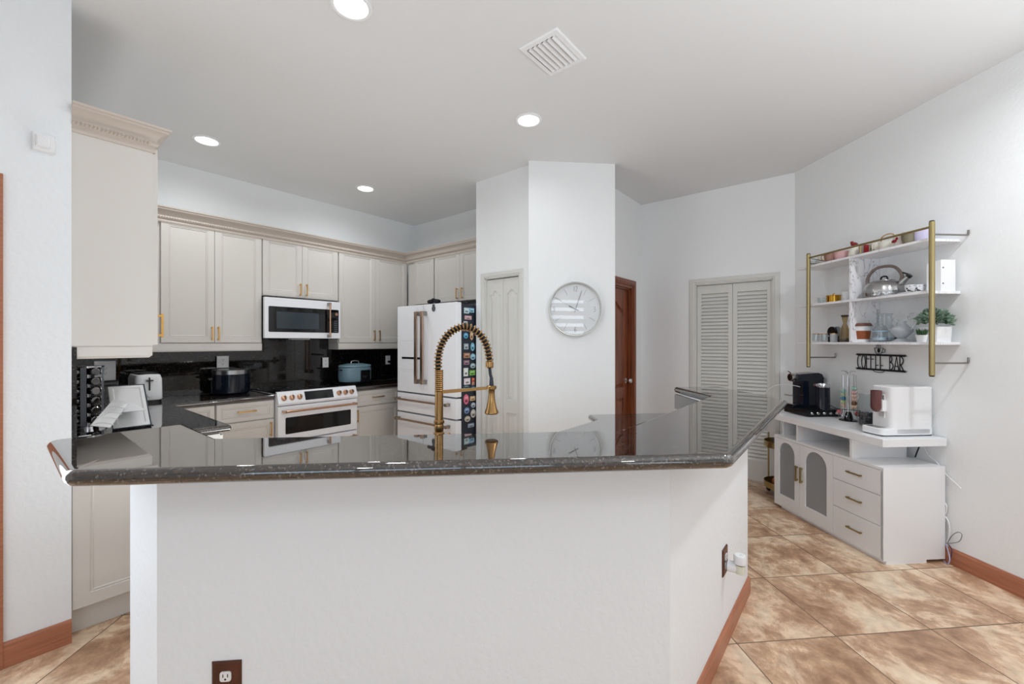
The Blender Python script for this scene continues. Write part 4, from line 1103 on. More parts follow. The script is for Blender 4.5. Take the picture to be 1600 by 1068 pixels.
# wood casing of a doorway at the far left
t = frame_thing('door_4', fpl)
for nm_, box_ in (('casing', (PD1, PD1 + .07, -.018, 0, 0, PZ + .075)), ('casing', (PD0 - .07, PD0, -.018, 0, 0, PZ + .075)), ('casing', (PD0, PD1, -.018, 0, PZ, PZ + .075)),
                  ('door_stile', (PD1 - .09, PD1, .04, .09, 0, PZ)), ('door_stile', (PD0, PD0 + .09, .04, .09, 0, PZ)), ('door_rail', (PD0 + .09, PD1 - .09, .04, .09, 0, .2)), ('door_rail', (PD0 + .09, PD1 - .09, .04, .09, PZ - .12, PZ))):
    MB().box(*box_, .002).build(nm_, M['wood_base'] if nm_ == 'casing' else M['white'], t)
# ================================================================ CLOCK
t = thing('wall_clock', 'round silver-rimmed wall clock with glass front on the white column', 'clock', cf.w(cf.x(898.5), -0.001, cf.z(898.5, 483)), cf.rot)
RCK = 42.0 / FP * 3.84
MB().lathe([(RCK - .018, 0), (RCK - .004, 0), (RCK, -.008), (RCK, -.034), (RCK - .003, -.039), (RCK - .009, -.037), (RCK - .012, -.02), (RCK - .018, -.016)], 72, (0, 0, 0), 'y', False).build('rim', mat('satin_silver_rim', rgb(212, 212, 208), .35, .5), t, 50)
MB().lathe([(0, -.012), (RCK - .012, -.012), (RCK - .012, -.004), (0, -.004)], 72, (0, 0, 0), 'y', False).build('dial', mat('clock_dial', rgb(232, 234, 236), .6), t)
tick = mat('clock_print', rgb(120, 122, 128), .5)
b = MB()
def clock_bar(b, ang, r0, r1, w, y0=-.0135, y1=-.012):
    s, c = math.sin(ang), math.cos(ang)
    P = [(s * r + c * q, y, c * r - s * q) for y in (y0, y1) for r, q in ((r0, -w), (r1, -w), (r1, w), (r0, w))]
    b.add(P, [(0, 1, 2, 3), (4, 7, 6, 5), (0, 4, 5, 1), (1, 5, 6, 2), (2, 6, 7, 3), (3, 7, 4, 0)])
for k in range(12):
    if k % 3: clock_bar(b, k * PI / 6, RCK * .60, RCK * .86, .0009)
b.build('hour_lines', tick, t)
SEG = {'1': [[(0, 1), (0, -1)]], '2': [[(-.5, .7), (-.3, 1), (.3, 1), (.5, .6), (.4, .2), (-.5, -1), (.5, -1)]], '3': [[(-.5, .9), (0, 1), (.5, .6), (.3, .15), (-.1, .05), (.4, -.1), (.5, -.6), (0, -1), (-.5, -.85)]],
       '6': [[(.4, .9), (-.1, 1), (-.5, .3), (-.5, -.5), (-.1, -1), (.4, -.8), (.5, -.3), (.2, 0), (-.4, -.1)]], '9': [[(-.4, -.9), (.1, -1), (.5, -.3), (.5, .5), (.1, 1), (-.4, .8), (-.5, .3), (-.2, 0), (.4, .1)]]}
b = MB()
def digit(b, ch, cx, cz, s, y, r):
    for pl in SEG[ch]: b.tube([(cx + x * s * .7, y, cz + z * s) for x, z in pl], r, 5)
digit(b, '1', -.012, RCK * .75, .022, -.0125, .0017); digit(b, '2', .010, RCK * .75, .022, -.0125, .0017)
digit(b, '3', RCK * .72, 0, .022, -.0125, .0017); digit(b, '6', 0, -RCK * .75, .022, -.0125, .0017); digit(b, '9', -RCK * .80, 0, .022, -.0125, .0017)
b.build('numerals', tick, t)
b = MB(); clock_bar(b, math.radians(-64), -.03, RCK * .27, .0035, -.017, -.0155); b.build('hour_hand', mat('clock_hand', rgb(100, 102, 108), .4), t)
b = MB(); clock_bar(b, math.radians(19), -.03, RCK * .72, .0018, -.019, -.0178); b.build('minute_hand', mat('clock_hand_thin', rgb(120, 122, 128), .4), t)
b = MB(); clock_bar(b, math.radians(-62), 0, RCK * .9, .0007, -.0205, -.0198); b.build('second_hand', tick, t)
gl = thin_glass('clock_glass', (0.99, 0.99, 0.99, 1), 0.0, 1.5)
MB().lathe([(0, -.030), (RCK - .013, -.030), (RCK - .013, -.0275), (0, -.0275)], 72, (0, 0, 0), 'y', False).build('glass', gl, t)

# ================================================================ COFFEE BAR CABINET (sideboard)
LA = math.radians(-85.43)
# frame on the cabinet front: x towards the camera, y towards the wall
of = Vector((2.365, 2.69))
fq = Fr(of.x, of.y, LA)
X = fq.x
xl, xr = X(1210), 0.0
t = thing('sideboard', 'white coffee bar sideboard with arched glass doors and three drawers', 'sideboard', fq.w(0, 0, 0), fq.rot)
DP, ZD, ZT = 0.43, 0.617, 0.80
xd = X(1301.5); xmid = X(1249.6)
b = MB()
b.box(xl + .018, xr - .018, 0.018, DP - .008, 0.022, 0.04); b.box(xl + .018, xr - .018, 0.0, DP - .008, ZD - .018, ZD)
for x in (xl, xr - .018): b.box(x, x + .018, 0.0, DP, 0.022, ZD)
b.box(xd - .009, xd + .009, .018, DP, .04, ZD - .018); b.box(xl + .018, xr - .018, DP - .008, DP, .022, ZD)
b.build('body', M['white'], t)
MB().box(xl + .06, xr - .001, .02, DP - .13, 0.0, 0.022).build('plinth', M['white'], t)
B('shelf', M['white'], t, xl + .018, xd - .009, .03, DP - .01, .325, .34)
frost = thin_glass('reeded_glass', (0.9, 0.92, 0.93, 1), 0.15, 1.5, haze=(rgb(186, 190, 194), 0.5))
def arched_door(a, c, hx):
    # opening with round top
    oa, oc = a + .055, c - .055; rr = (oc - oa) / 2; zb_, zs_ = .125, .575 - rr * 1.0
    n = 14; inner_ = [(oa, zb_), (oc, zb_)] + [(( oa + oc) / 2 + rr * math.cos(PI * k / n), zs_ + rr * math.sin(PI * k / n)) for k in range(n + 1)]
    z0, z1 = .026, ZD - .021
    out = [(a, z0), (c, z0)]
    cx_, cz_ = (oa + oc) / 2, zs_
    for k in range(n + 1):
        an = PI * k / n; dx, dz = math.cos(an), math.sin(an)
        s = min((c - cx_) / abs(dx) if abs(dx) > 1e-6 else 9, (z1 - cz_) / dz if dz > 1e-6 else 9)
        out.append((cx_ + dx * s, cz_ + dz * s))
    b = MB(); m_ = len(out)
    rings = [[(x, .018, z) for x, z in inner_], [(x, .001, z) for x, z in inner_], [(x, 0, z) for x, z in [(x, z) for x, z in inner_]], [(x, 0, z) for x, z in out], [(x, .018, z) for x, z in out], [(x, .018, z) for x, z in inner_]]
    b.loft(rings, False, False)
    # corner fill pieces of the upper corners
    for sx in (a, c):
        pts = [p for p in out[2:] if True]
        ks = [i for i in range(len(pts) - 1) if abs(pts[i][0] - sx) < 1e-6 and abs(pts[i + 1][1] - z1) < 1e-6 or abs(pts[i + 1][0] - sx) < 1e-6 and abs(pts[i][1] - z1) < 1e-6]
        for i in ks:
            p, q = pts[i], pts[i + 1]
            b.add([(p[0], 0, p[1]), (sx, 0, z1), (q[0], 0, q[1]), (p[0], .018, p[1]), (sx, .018, z1), (q[0], .018, q[1])], [(0, 1, 2), (3, 5, 4), (0, 3, 4, 1), (1, 4, 5, 2)])
    d = b.build('door', M['white'], t, 30); d.location.y = -.0005
    MB().loft([[(x, .008, z) for x, z in inner_], [(x, .011, z) for x, z in inner_]]).build('glass_pane', frost, d)
    bar_handle(d, hx, .36, .125, True, 0.0, M['champagne'], out=.022, w=.012)
arched_door(xl + .002, xmid - .001, xmid - .022)
arched_door(xmid + .001, xd - .001, xmid + .026)
for k, (z0, z1) in enumerate(((.026, .236), (.239, .432), (.435, ZD - .021))):
    dwr = MB().box(xd + .001, xr - .001, 0, .018, z0, z1, .0015).build('drawer', M['white'], t)
    bar_handle(dwr, X(1336), (z0 + z1) / 2 + .005, .115, False, 0.0, M['champagne'], out=.02, w=.010)
# upper tier
B('top_slab', M['white'], t, xl - .012, xr + .006, -.01, DP + .005, ZT - .05, ZT, .002)
xe = X(1331.0)
B('divider', M['white'], t, xe - .018, xe, .0, DP - .03, ZD + .0005, ZT - .0505)
xi = X(1244.5)
B('divider', M['white'], t, xi - .016, xi, .01, DP - .03, ZD + .0005, ZT - .0505)
B('back_board', M['white'], t, xl + .02, xe, DP - .03, DP - .02, ZD + .0005, ZT - .0505)
B('end_post', M['white'], t, xl + .02, xl + .036, .06, DP - .03, ZD + .0005, ZT - .0505)
# dishes showing through the arched glass
k_ = thing('bowl', 'white bowl dimly visible low behind the right arched glass door', 'bowl', fq.w(xmid + .225, .12, .0405), fq.rot)
MB().lathe([(0, 0), (.04, 0), (.075, .06), (.08, .10), (.072, .10), (.04, .012), (0, .012)], 24, caps=False).build('shell', M['white'], k_, 50)
tag(MB().lathe([(0, 0), (.06, 0), (.068, .03), (.068, .18), (.05, .2), (0, .2)], 20, caps=False).build('canister', M['black'], None, 50, loc=fq.w(xmid + .085, .2, .0405)), 'dark canister dimly visible behind the right arched glass door', 'canister')
tag(MB().lathe([(0, 0), (.06, 0), (.07, .03), (.07, .06), (.0, .075)], 20, caps=False).build('food_pouch', mat('yellow_wrapper', rgb(206, 190, 84), .5), None, 50, loc=fq.w(xl + .19, .15, .0405)), 'yellow package dimly visible behind the left arched glass door', 'package')

# ================================================================ THINGS ON THE SIDEBOARD
def at_top(px, y): return fq.w(fq.x(px, y), y, ZT + .0005)
# countertop ice maker: broad side to the camera, front to the left
c1 = X(1383, .10)
t = thing('ice_maker', 'large white countertop ice machine at the near end of the sideboard', 'ice maker', fq.w(0, 0, ZT + .0005), fq.rot)
ix1 = -.10; ix0 = ix1 - .25; iy0, iy1 = .135, .435; hh = fq.z(1400, 605, .15) - ZT
ix1 = fq.x(1398, .15); ix0 = fq.x(1363, .15)
def rrb(x0, x1, y0, y1, z0, z1, r): return MB().loft([[(x, y, z) for x, y in round_corners([(x0 + i, y0 + i), (x1 - i, y0 + i), (x1 - i, y1 - i), (x0 + i, y1 - i)], r)] for i, z in ((.004, z0), (0, z0 + .004), (0, z1 - .004), (.004, z1))])
rrb(ix0, ix1, iy0, iy1, .012, hh, .035).build('body', M['white'], t, 40)
rrb(ix0, ix1, iy0 - .075, iy1, .006, .05, .03).build('drip_base', M['white'], t, 40)
MB().box(ix0 + .03, ix1 - .04, iy0 - .06, iy0 - .004, .0495, .052).build('drip_grille', M['nickel'], t)
MB().box(ix0 + .01, ix1 - .01, iy0 - .06, iy1 - .01, 0, .007).build('foot', M['dark_gap'], t)
R = [(0, -.0005), (.004, -.004), (.008, -.0005)]
MB().loft([[(ix0 + .05 + i, iy0 + y, .11 + i), (ix1 - .05 - i, iy0 + y, .11 + i), (ix1 - .05 - i, iy0 + y, .27 - i), (ix0 + .05 + i, iy0 + y, .27 - i)] for i, y in R], True, True).build('front_recess', M['white'], t)
MB().box(ix0 + .115, ix1 - .055, iy0 - .03, iy0 + .002, .16, .235, .003).build('spout', M['white'], t)
cup = thing('ice_scoop_cup', 'glossy brown rounded cup hanging on the front of the white ice machine', 'cup', fq.w(fq.x(1369, iy0 - .038), iy0 - .038, ZT + .15), fq.rot)
MB().lathe([(0, 0), (.014, .004), (.026, .016), (.031, .035), (.031, .145), (.028, .145), (.028, .035), (.02, .015), (0, .008)], 28, caps=False).build('shell', mat('brown_copper_gloss', rgb(120, 84, 84), .15, .7), cup, 50)
# glass jar with dark capsules
jx = (1353)
t = thing('glass_jar', 'clear glass jar half full of dark capsules beside the ice machine', 'jar', at_top(1353, .30), fq.rot)
hj = .235
MB().lathe([(0, .002), (.046, .002), (.052, .012), (.052, hj * .72), (.042, hj * .85), (.042, hj * .97), (.046, hj), (.0425, hj), (.0385, hj * .97), (.0385, hj * .85), (.0485, hj * .72), (.0485, .014), (.044, .006), (0, .006)], 32, caps=False).build('glass', M['glass'], t, 50)
b = MB()
for i in range(4):
    for j in range(7):
        a = j * 2 * PI / 7 + i * .4; r_ = .033
        b.ball((r_ * math.cos(a), r_ * math.sin(a), .020 + i * .022), .0125, 5)
    b.ball((.006, 0, .020 + i * .022), .017, 5)
cc = b.build('dark_capsules', mat('dark_capsule', rgb(38, 38, 48), .4), t); cc['kind'] = 'stuff'
# capsule carousel
cxp = at_top(1326, .34)
t = thing('capsule_holder', 'tall chrome wire coffee capsule carousel on a black foot', 'capsule holder', cxp, fq.rot)
hcz = fq.z(1326, 580, .34) - ZT
MB().lathe([(0, 0), (.062, 0), (.062, .006), (.03, .012), (.022, .05), (.014, .07), (0, .07)], 24, caps=False).build('foot', M['black'], t, 40)
MB().tube([(0, 0, .06), (0, 0, hcz - .01)], .006, 10).build('column', M['chrome'], t)
wires = []
for k in range(4):
    a = k * PI / 2 + .35; ca_, sa_ = math.cos(a), math.sin(a); pts = []
    for s in (-1, 1):
        ox_, oy_ = -sa_ * s * .016, ca_ * s * .016
        MB().tube([(ca_ * .018 + ox_, sa_ * .018 + oy_, hcz - .02), (ca_ * .044 + ox_, sa_ * .044 + oy_, hcz - .03), (ca_ * .044 + ox_, sa_ * .044 + oy_, .06), (ca_ * .062 + ox_, sa_ * .062 + oy_, .035), (ca_ * .078 + ox_, sa_ * .078 + oy_, .05)], .0016, 5).build('wire_rail', M['chrome'], t, 60)
    MB().tube([(ca_ * .006, sa_ * .006, hcz - .015), (ca_ * .03, sa_ * .03, hcz + .005), (ca_ * .05, sa_ * .05, hcz)], .002, 5).build('top_hook', M['chrome'], t, 60)
cols = [[(214, 120, 126), (226, 190, 170), (196, 216, 140), (22, 128, 168), (196, 216, 170), (170, 214, 200)],
        [(146, 40, 40), (224, 190, 160), (108, 66, 36), (222, 186, 168), (226, 196, 184), (220, 178, 176), (172, 214, 200)],
        [(60, 60, 70), (150, 96, 60), (196, 160, 90), (90, 120, 90)], [(200, 60, 60), (150, 150, 160), (90, 60, 110), (220, 200, 160)]]
nm = {0: 'left column', 1: 'right column', 2: 'wall side', 3: 'front side'}
cnames = {(214, 120, 126): 'rose pink', (226, 190, 170): 'peach', (196, 216, 140): 'lime green', (22, 128, 168): 'deep turquoise', (196, 216, 170): 'pale yellow green', (170, 214, 200): 'mint green',
          (146, 40, 40): 'dark red', (224, 190, 160): 'sand', (108, 66, 36): 'dark brown', (222, 186, 168): 'pale peach', (226, 196, 184): 'pale salmon', (220, 178, 176): 'pale pink', (172, 214, 200): 'topmost mint'}
def capsule(loc, col, rot, label):
    mcap = mat('capsule_foil', rgb(*col), .3, .35)
    o = MB().lathe([(0, -.012), (.0195, -.012), (.0195, -.009), (.0165, -.008), (.013, .010), (.008, .016), (0, .017)], 16, (0, 0, 0), 'x', False).build('coffee_capsule', mcap, None, 50, loc=loc, rotz=rot)
    return tag(o, label, 'capsule', 'coffee capsules in the carousel')
for k in range(4):
    # column 0 faces the left of the photo, column 1 the right
    a = {0: PI + .35, 1: .35, 2: PI / 2 + .35, 3: -PI / 2 + .35}[k]
    ca_, sa_ = math.cos(a), math.sin(a)
    for i, c in enumerate(cols[k][: (7 if k < 2 else 0)]):
        rx, ry, rz_ = ca_ * .040, sa_ * .040, .085 + i * .0285
        if i == 0: rx, ry, rz_ = ca_ * .066, sa_ * .066, .062
        w_ = Vector((cxp[0], cxp[1], cxp[2])) + Vector((math.cos(fq.rot) * rx - math.sin(fq.rot) * ry, math.sin(fq.rot) * rx + math.cos(fq.rot) * ry, rz_))
        capsule(tuple(w_), c, fq.rot + a + PI * 0, '%s coffee capsule in the %s of the chrome carousel' % (cnames.get(c, 'coloured'), nm[k]))
# pod drawer and espresso machine
t = thing('pod_drawer', 'flat black pod storage drawer under the espresso machine', 'drawer box', fq.w(0, 0, ZT + .0005), fq.rot)
dx1 = fq.x(1262, .02); dx0 = dx1 - .33; dz = .058
dx1 = fq.x(1262, .135); dx0 = dx1 - .27
B('box', M['black'], t, dx0, dx1, .14, .425, .004, dz, .003)
B('drawer_front', M['black'], t, dx0 + .004, dx1 - .004, .132, .14, .008, dz - .004, .002)
for k in range(5):
    MB().lathe([(0, 0), (.012, 0), (.009, .006), (0, .007)], 14, (dx1, .175 + k * .054, .03), 'x', False).build('capsule_knob', M['chrome'], t, 50)
for sx in (dx0 + .02, dx1 - .02): B('foot', M['rubber'], t, sx - .012, sx + .012, .16, .41, 0, .0045)
t = thing('espresso_machine', 'glossy black capsule espresso machine with chrome lever on the pod drawer', 'coffee machine', fq.w(0, 0, ZT + dz + .001), fq.rot)
ex0, ex1 = dx0 + .03, dx1 - .10; ey0, ey1 = .10, .34; eh = .245
ey0, ey1, eh = .17, .405, .295; ex1 = fq.x(1254, .21); ex0 = ex1 - .12
b = MB()
# body profile in the y-z plane, extruded along x
pf = [(ey0 + .045, 0), (ey1, 0), (ey1, eh - .04), (ey1 - .015, eh - .012), (ey1 - .05, eh), (ey0 + .01, eh - .012), (ey0 + .0, eh - .07), (ey0 + .045, eh - .075)]
b.loft([[(ex0, y, z) for y, z in pf], [(ex1, y, z) for y, z in pf]]); b.build('body', M['navy'], t, 30)
B('drip_tray', M['navy'], t, ex0, ex1, ey0 - .05, ey0 + .05, 0, .022, .003)
MB().box(ex0 + .01, ex1 - .01, ey0 - .045, ey0 + .044, .022, .026).build('tray_grille', M['chrome'], t)
MB().lathe([(.026, -.03), (.034, -.03), (.037, -.02), (.037, .01), (.026, .01)], 28, ((ex0 + ex1) / 2, ey0 + .002, eh - .042), 'y', False).build('lever_ring', M['chrome'], t, 40)
MB().lathe([(0, -.024), (.027, -.024), (.027, 0), (0, 0)], 24, ((ex0 + ex1) / 2, ey0 + .002, eh - .042), 'y', False).build('capsule_hatch', M['black'], t, 40)
MB().tube([((ex0 + ex1) / 2, ey0 - .02, eh - .004), ((ex0 + ex1) / 2, ey0 - .045, eh + .012)], .004, 6).build('lever_tip', M['black'], t)
MB().box(ex0 + .02, ex1 - .02, ey0 - .055, ey0 + .046, .095, .103, .002).build('cup_support', M['chrome'], t)
MB().box((ex0 + ex1) / 2 - .02, (ex0 + ex1) / 2 + .02, ey1, ey1 + .045, eh - .055, eh - .048).build('rear_lid_tab', M['black'], t)
t = thing('milk_frother', 'black milk frother jug with chrome collar beside the espresso machine', 'milk frother', fq.w(fq.x(1286, .30), .30, ZT + dz + .001), fq.rot)
MB().lathe([(0, 0), (.047, 0), (.05, .005), (.048, .185), (0, .185)], 32, caps=False).build('jug', M['navy'], t, 40)
MB().lathe([(0, .185), (.0475, .185), (.0475, .212), (.044, .218), (0, .22)], 32, caps=False).build('collar', M['chrome'], t, 40)
MB().box(-.012, .012, -.075, -.04, .195, .214, .003).build('handle', M['chrome'], t)
def cord(name, pts, r, m, label, grp=None):
    o = MB().tube(catmull([Vector(p) for p in pts], 8), r, 6).build(name, m, None, 60); return tag(o, label, 'cord', grp)
def W3(px, py, y, fr=fq): return fr.w(fr.x(px, y), y, fr.z(px, py, y))
cord('cable', [W3(1298, 633, .34), W3(1305, 637, .33), W3(1313, 639, .33), W3(1330, 640, .36), W3(1345, 642, .42)], .003, M['black'], 'thin black cord running from the frother towards the wall')
cord('cable', [W3(1250, 604, .2, fq), W3(1238, 601.5, .18), W3(1222, 600, .14), W3(1207, 604, .10), W3(1195, 616, .09), W3(1190, 640, .09), W3(1190, 668, .09)], .0025, M['white'], 'thin white cord arching to the left of the espresso machine')

# ================================================================ CORDS AT THE RIGHT WALL
fwr = Fr(rw(2.7), 2.7, LA)
def Wp(px, py, off=.012): return W3(px, py, -off, fwr)
cord('cable', [Wp(1436, 698, .03), Wp(1432, 708, .03), Wp(1430, 714, .035)], .004, M['black'], 'short dark plug cord under the right end of the sideboard top')
cord('cable', [Wp(1444, 699, .02), Wp(1452, 712, .02), Wp(1464, 722, .015), Wp(1476, 738, .012), Wp(1488, 750, .012), Wp(1502, 763, .008)], .003, M['white'], 'white cord slanting down the wall right of the sideboard')
cord('cable', [Wp(1474, 782), Wp(1479, 790), Wp(1478, 800), Wp(1475, 805), Wp(1481, 812), Wp(1484, 826), Wp(1482, 842), Wp(1479, 848)], .0045, M['white'], 'thick white cord bundle hanging behind the near end of the sideboard')
cord('cable', [Wp(1480, 848), Wp(1488, 836, .02), Wp(1497, 831, .03), Wp(1503, 835, .03), Wp(1499, 845, .03), Wp(1488, 848, .02), Wp(1478, 848, .015)], .0022, mat('grey_cord', rgb(120, 122, 126), .5), 'thin grey cord looped above the wooden baseboard')
def Wf(px, py, z):
    Y = FP * (HC - z) / (py - 534); return ((px - 800) / FP * Y, Y, z)
cord('cable', [Wp(1478, 849, .02), Wp(1482, 862, .03), Wp(1484, 874, .04), Wf(1480.5, 881, .004), Wf(1475, 876, .004), Wf(1469, 871, .004)], .0035, mat('lilac_cord', rgb(186, 182, 214), .5), 'lilac cord curling on the floor at the near corner of the sideboard')
cord('cable', [Wp(1482, 850, .02), Wp(1487, 858, .03), Wp(1486, 868, .03), Wf(1484, 876, .004)], .003, mat('plum_cord', rgb(84, 56, 80), .5), 'plum coloured cord in front of the end of the baseboard')

# ================================================================ BAR CART
cc_ = Wf(1187, 765, 0.02)
t = thing('bar_cart', 'round gold bar cart with black casters between sideboard and louvred door', 'cart', (2.50, 3.88, 0), 0)
rc_ = .158
def ringtray(z, name, h=.055):
    MB().lathe([(0, z), (rc_, z), (rc_ + .003, z + .002), (rc_ + .003, z + h), (rc_, z + h), (rc_ - .001, z + .006), (0, z + .006)], 40, caps=False).build(name, M['champagne'], t, 50)
ringtray(.085, 'lower_tray'); ringtray(.455, 'upper_tray')
for k in range(3):
    a = PI + .80 + k * 2 * PI / 3; x, y = math.cos(a) * (rc_ + .010), math.sin(a) * (rc_ + .010)
    MB().tube([(x, y, .055), (x, y, .56)], .007, 10).build('upright', M['champagne'], t, 60)
    w_ = MB().lathe([(0, -.009), (.024, -.009), (.026, -.004), (.026, .004), (.024, .009), (0, .009)], 20, (x, y, .0262), 'x', False).build('caster', M['rubber'], t, 50)
    MB().box(x - .012, x + .012, y - .01, y + .01, .05, .058).build('caster_fork', M['chrome'], t)
gz = thing('glass_bowl', 'clear glass dishes standing on the upper tray of the gold cart', 'glassware', (2.43, 3.84, .462), 0)
MB().lathe([(0, 0), (.03, 0), (.055, .03), (.062, .075), (.059, .075), (.05, .03), (.028, .004), (0, .004)], 24, caps=False).build('bowl', M['glass'], gz, 50)
b = MB(); b.ball((0, 0, .05), .05, 8, 1.2, 1, .8).ball((-.06, .03, .045), .04, 8).ball((.05, .06, .045), .042, 8)
tag(b.build('snack_bag', mat('red_brown_wrapper', rgb(176, 92, 66), .45), None, 50, loc=(2.50, 3.86, .092)), 'red-brown packets lying in the lower tray of the gold cart', 'packet')

# ================================================================ WALL SHELF UNIT
SD = .236
fsf = Fr(rw(2.65), 2.65, LA)          # on the wall face; negative y = out of the wall
def SX(px, off): return fsf.x(px, -off)
xs0, xs1 = SX(1244, SD), 0.0 + .0
xs1 = SX(1448, SD)
t = thing('wall_shelf', 'white marble-look three-tier wall shelf with brushed gold posts', 'shelf', fsf.w(0, 0, 0), fsf.rot)
ZS = [1.402, 1.722, 2.048]; TH = .017
xdv = SX(1329, SD)
for z in ZS: MB().box(xs0, xs1, -SD, -.004, z, z + TH, .002).build('shelf_board', M['marble_soft'], t)
for a, c in ((0, 1), (1, 2)): MB().box(xdv - .014, xdv, -SD + .002, -.004, ZS[a] + TH + .0003, ZS[c] - .0003).build('divider', M['marble'], t)
xp = [SX(1264, SD + .012), SX(1457.3, SD + .012)]
z0p, z1p = 1.215, 2.155
for x in xp:
    MB().tube([(x, -SD - .017, z0p), (x, -SD - .017, z1p)], .0145, 16).build('post', M['champagne'], t, 50)
    MB().lathe([(0, -.008), (.011, -.007), (.0145, 0), (0, 0)], 16, (x, -SD - .017, z0p), caps=False).build('post_cap', M['black'], t)
    MB().lathe([(0, .008), (.011, .007), (.0145, 0), (0, 0)], 16, (x, -SD - .017, z1p), caps=False).build('post_cap', M['black'], t)
    MB().tube([(x, -SD - .004, 1.29), (x, -.006, 1.29), (x, -.006, 1.325)], .0055, 8).lathe([(0, 0), (.016, 0), (.016, .01), (0, .01)], 16, (0, 0, 0)).v  # shape reference
    MB().tube([(x, -SD - .004, 1.29), (x, -.012, 1.29), (x, -.008, 1.30), (x, -.008, 1.325)], .0055, 8).build('wall_bracket', M['nickel'], t, 60)
    MB().tube([(x, -SD - .004, 2.078), (x, -.012, 2.078), (x, -.008, 2.086), (x, -.008, 2.11)], .0055, 8).build('wall_bracket', M['nickel'], t, 60)
MB().tube([(xp[0], -SD - .017, 2.125), (xp[1], -SD - .017, 2.125)], .0075, 8).build('top_rail', M['champagne'], t, 60)
xmr = SX(1345.5, SD + .01)
MB().tube([(xmr, -SD - .015, 2.064), (xmr, -SD - .015, 2.125)], .006, 8).build('rail_support', M['champagne'], t, 60)
MB().tube([(xp[0], -SD - .017, 2.125), (xp[0] + .07, -.05, 2.07)], .003, 6).build('corner_stay', M['nickel'], t, 60)

def on_shelf(px, tier, off=.12): 
    x = SX(px, off); return fsf.w(x, -off, ZS[tier] + TH + .0005)
def depth_of(px, off): return (fsf.o + fsf.ux * SX(px, off) - fsf.uy * off).y
def wpx(px, off, n): return n / FP * depth_of(px, off)       # n pixels at that place in metres
rotS = fsf.rot
def cup_shape(t, r, h, m, handle=True, saucer=False, ang=0.0, name='cup_body'):
    MB().lathe([(0, 0), (r * .6, 0), (r * .66, h * .04), (r * .95, h * .45), (r, h), (r * .93, h), (r * .88, h * .45), (r * .55, h * .08), (0, h * .08)], 28, caps=False).build(name, m, t, 50)
    if handle:
        ca_, sa_ = math.cos(ang), math.sin(ang)
        MB().tube(catmull([Vector((ca_ * q, sa_ * q, z)) for q, z in ((r * .9, h * .82), (r * 1.35, h * .8), (r * 1.45, h * .5), (r * 1.2, h * .28), (r * .8, h * .25))], 5), r * .09, 7).build('handle', m, t, 60)
pink = mat('pink_glaze', rgb(214, 170, 170), .25); cream = mat('cream_glaze', rgb(226, 222, 208), .25); red = mat('dark_red_glaze', rgb(128, 22, 26), .3)
lav = mat('lavender_glaze', rgb(196, 190, 216), .3); olive = mat('olive_glaze', rgb(120, 112, 92), .35); gold = M['brass']
# --- top shelf row
t = thing('teacup', 'white china teacup with faint print at the left end of the top shelf', 'cup', on_shelf(1288, 2, .10), rotS); cup_shape(t, .048, .075, cream, ang=-.6)
MB().tube([(-.04, -.05, .02), (-.015, -.057, .045), (.01, -.056, .02)], .0022, 5).build('print', mat('grey_print', rgb(150, 150, 160), .5), t)
t = thing('glass_dish', 'small clear glass dish at the far left of the top shelf', 'dish', on_shelf(1274, 2, .10), rotS)
MB().lathe([(0, 0), (.03, 0), (.045, .06), (.042, .06), (.027, .006), (0, .006)], 24, caps=False).build('dish', M['glass'], t, 50)
t = thing('mug', 'brown and pink striped mug second along the top shelf', 'mug', on_shelf(1296, 2, .18), rotS); cup_shape(t, .038, .07, mat('brown_glaze', rgb(150, 112, 100), .3), ang=-2)
t = thing('bowl', 'pale pink bowl on the left half of the top shelf', 'bowl', on_shelf(1315, 2, .12), rotS); cup_shape(t, .056, .075, pink, False)
t = thing('figurine', 'cream figurine with a dark red bird on top on the top shelf', 'figurine', on_shelf(1335, 2, .13), rotS)
MB().lathe([(0, 0), (.035, 0), (.04, .03), (.03, .07), (.022, .085), (0, .088)], 20, caps=False).build('base', cream, t, 50)
MB().ball((0, 0, .105), .021, 8, .8, 1.3, .8).ball((0, -.02, .118), .012, 6).build('bird', red, t, 60)
MB().tube([(-.03, -.036, .01), (0, -.045, .006), (.03, -.036, .012)], .006, 6).build('ribbon', red, t, 60)
t = thing('gift_mug', 'taupe striped mug with a dark red ribbon beside the rail support', 'mug', on_shelf(1351, 2, .14), rotS); cup_shape(t, .036, .075, mat('taupe_glaze', rgb(150, 140, 134), .3), False)
MB().box(.026, .036, -.034, .0, .0, .074, .002).build('ribbon', red, t)
t = thing('jug', 'cream jug with green leaf decoration in the middle of the top shelf', 'jug', on_shelf(1369, 2, .08), rotS); cup_shape(t, .038, .085, cream, True, ang=-1.2)
MB().tube(catmull([Vector((-.02, -.04, .02)), Vector((.0, -.045, .045)), Vector((.02, -.038, .03))], 5), .004, 5).build('leaf_print', mat('leaf_print', rgb(110, 120, 70), .5), t)
t = thing('basket', 'gold-handled white basket near the middle of the top shelf', 'basket', on_shelf(1387, 2, .10), rotS); cup_shape(t, .052, .07, cream, False)
MB().tube(catmull([Vector((-.05, 0, .065)), Vector((-.045, 0, .11)), Vector((0, 0, .125)), Vector((.045, 0, .11)), Vector((.05, 0, .065))], 6), .004, 6).build('handle', gold, t, 60)
t = thing('mug', 'white mug with a dark red cardinal print on the top shelf', 'mug', on_shelf(1407, 2, .15), rotS); cup_shape(t, .040, .085, mat('blush_glaze', rgb(228, 214, 208), .3), False)
MB().ball((-.004, -.043, .04), .014, 6, 1.4, .35, .8).ball((.014, -.043, .054), .009, 6, 1, .4, 1.2).build('bird_print', red, t, 60)
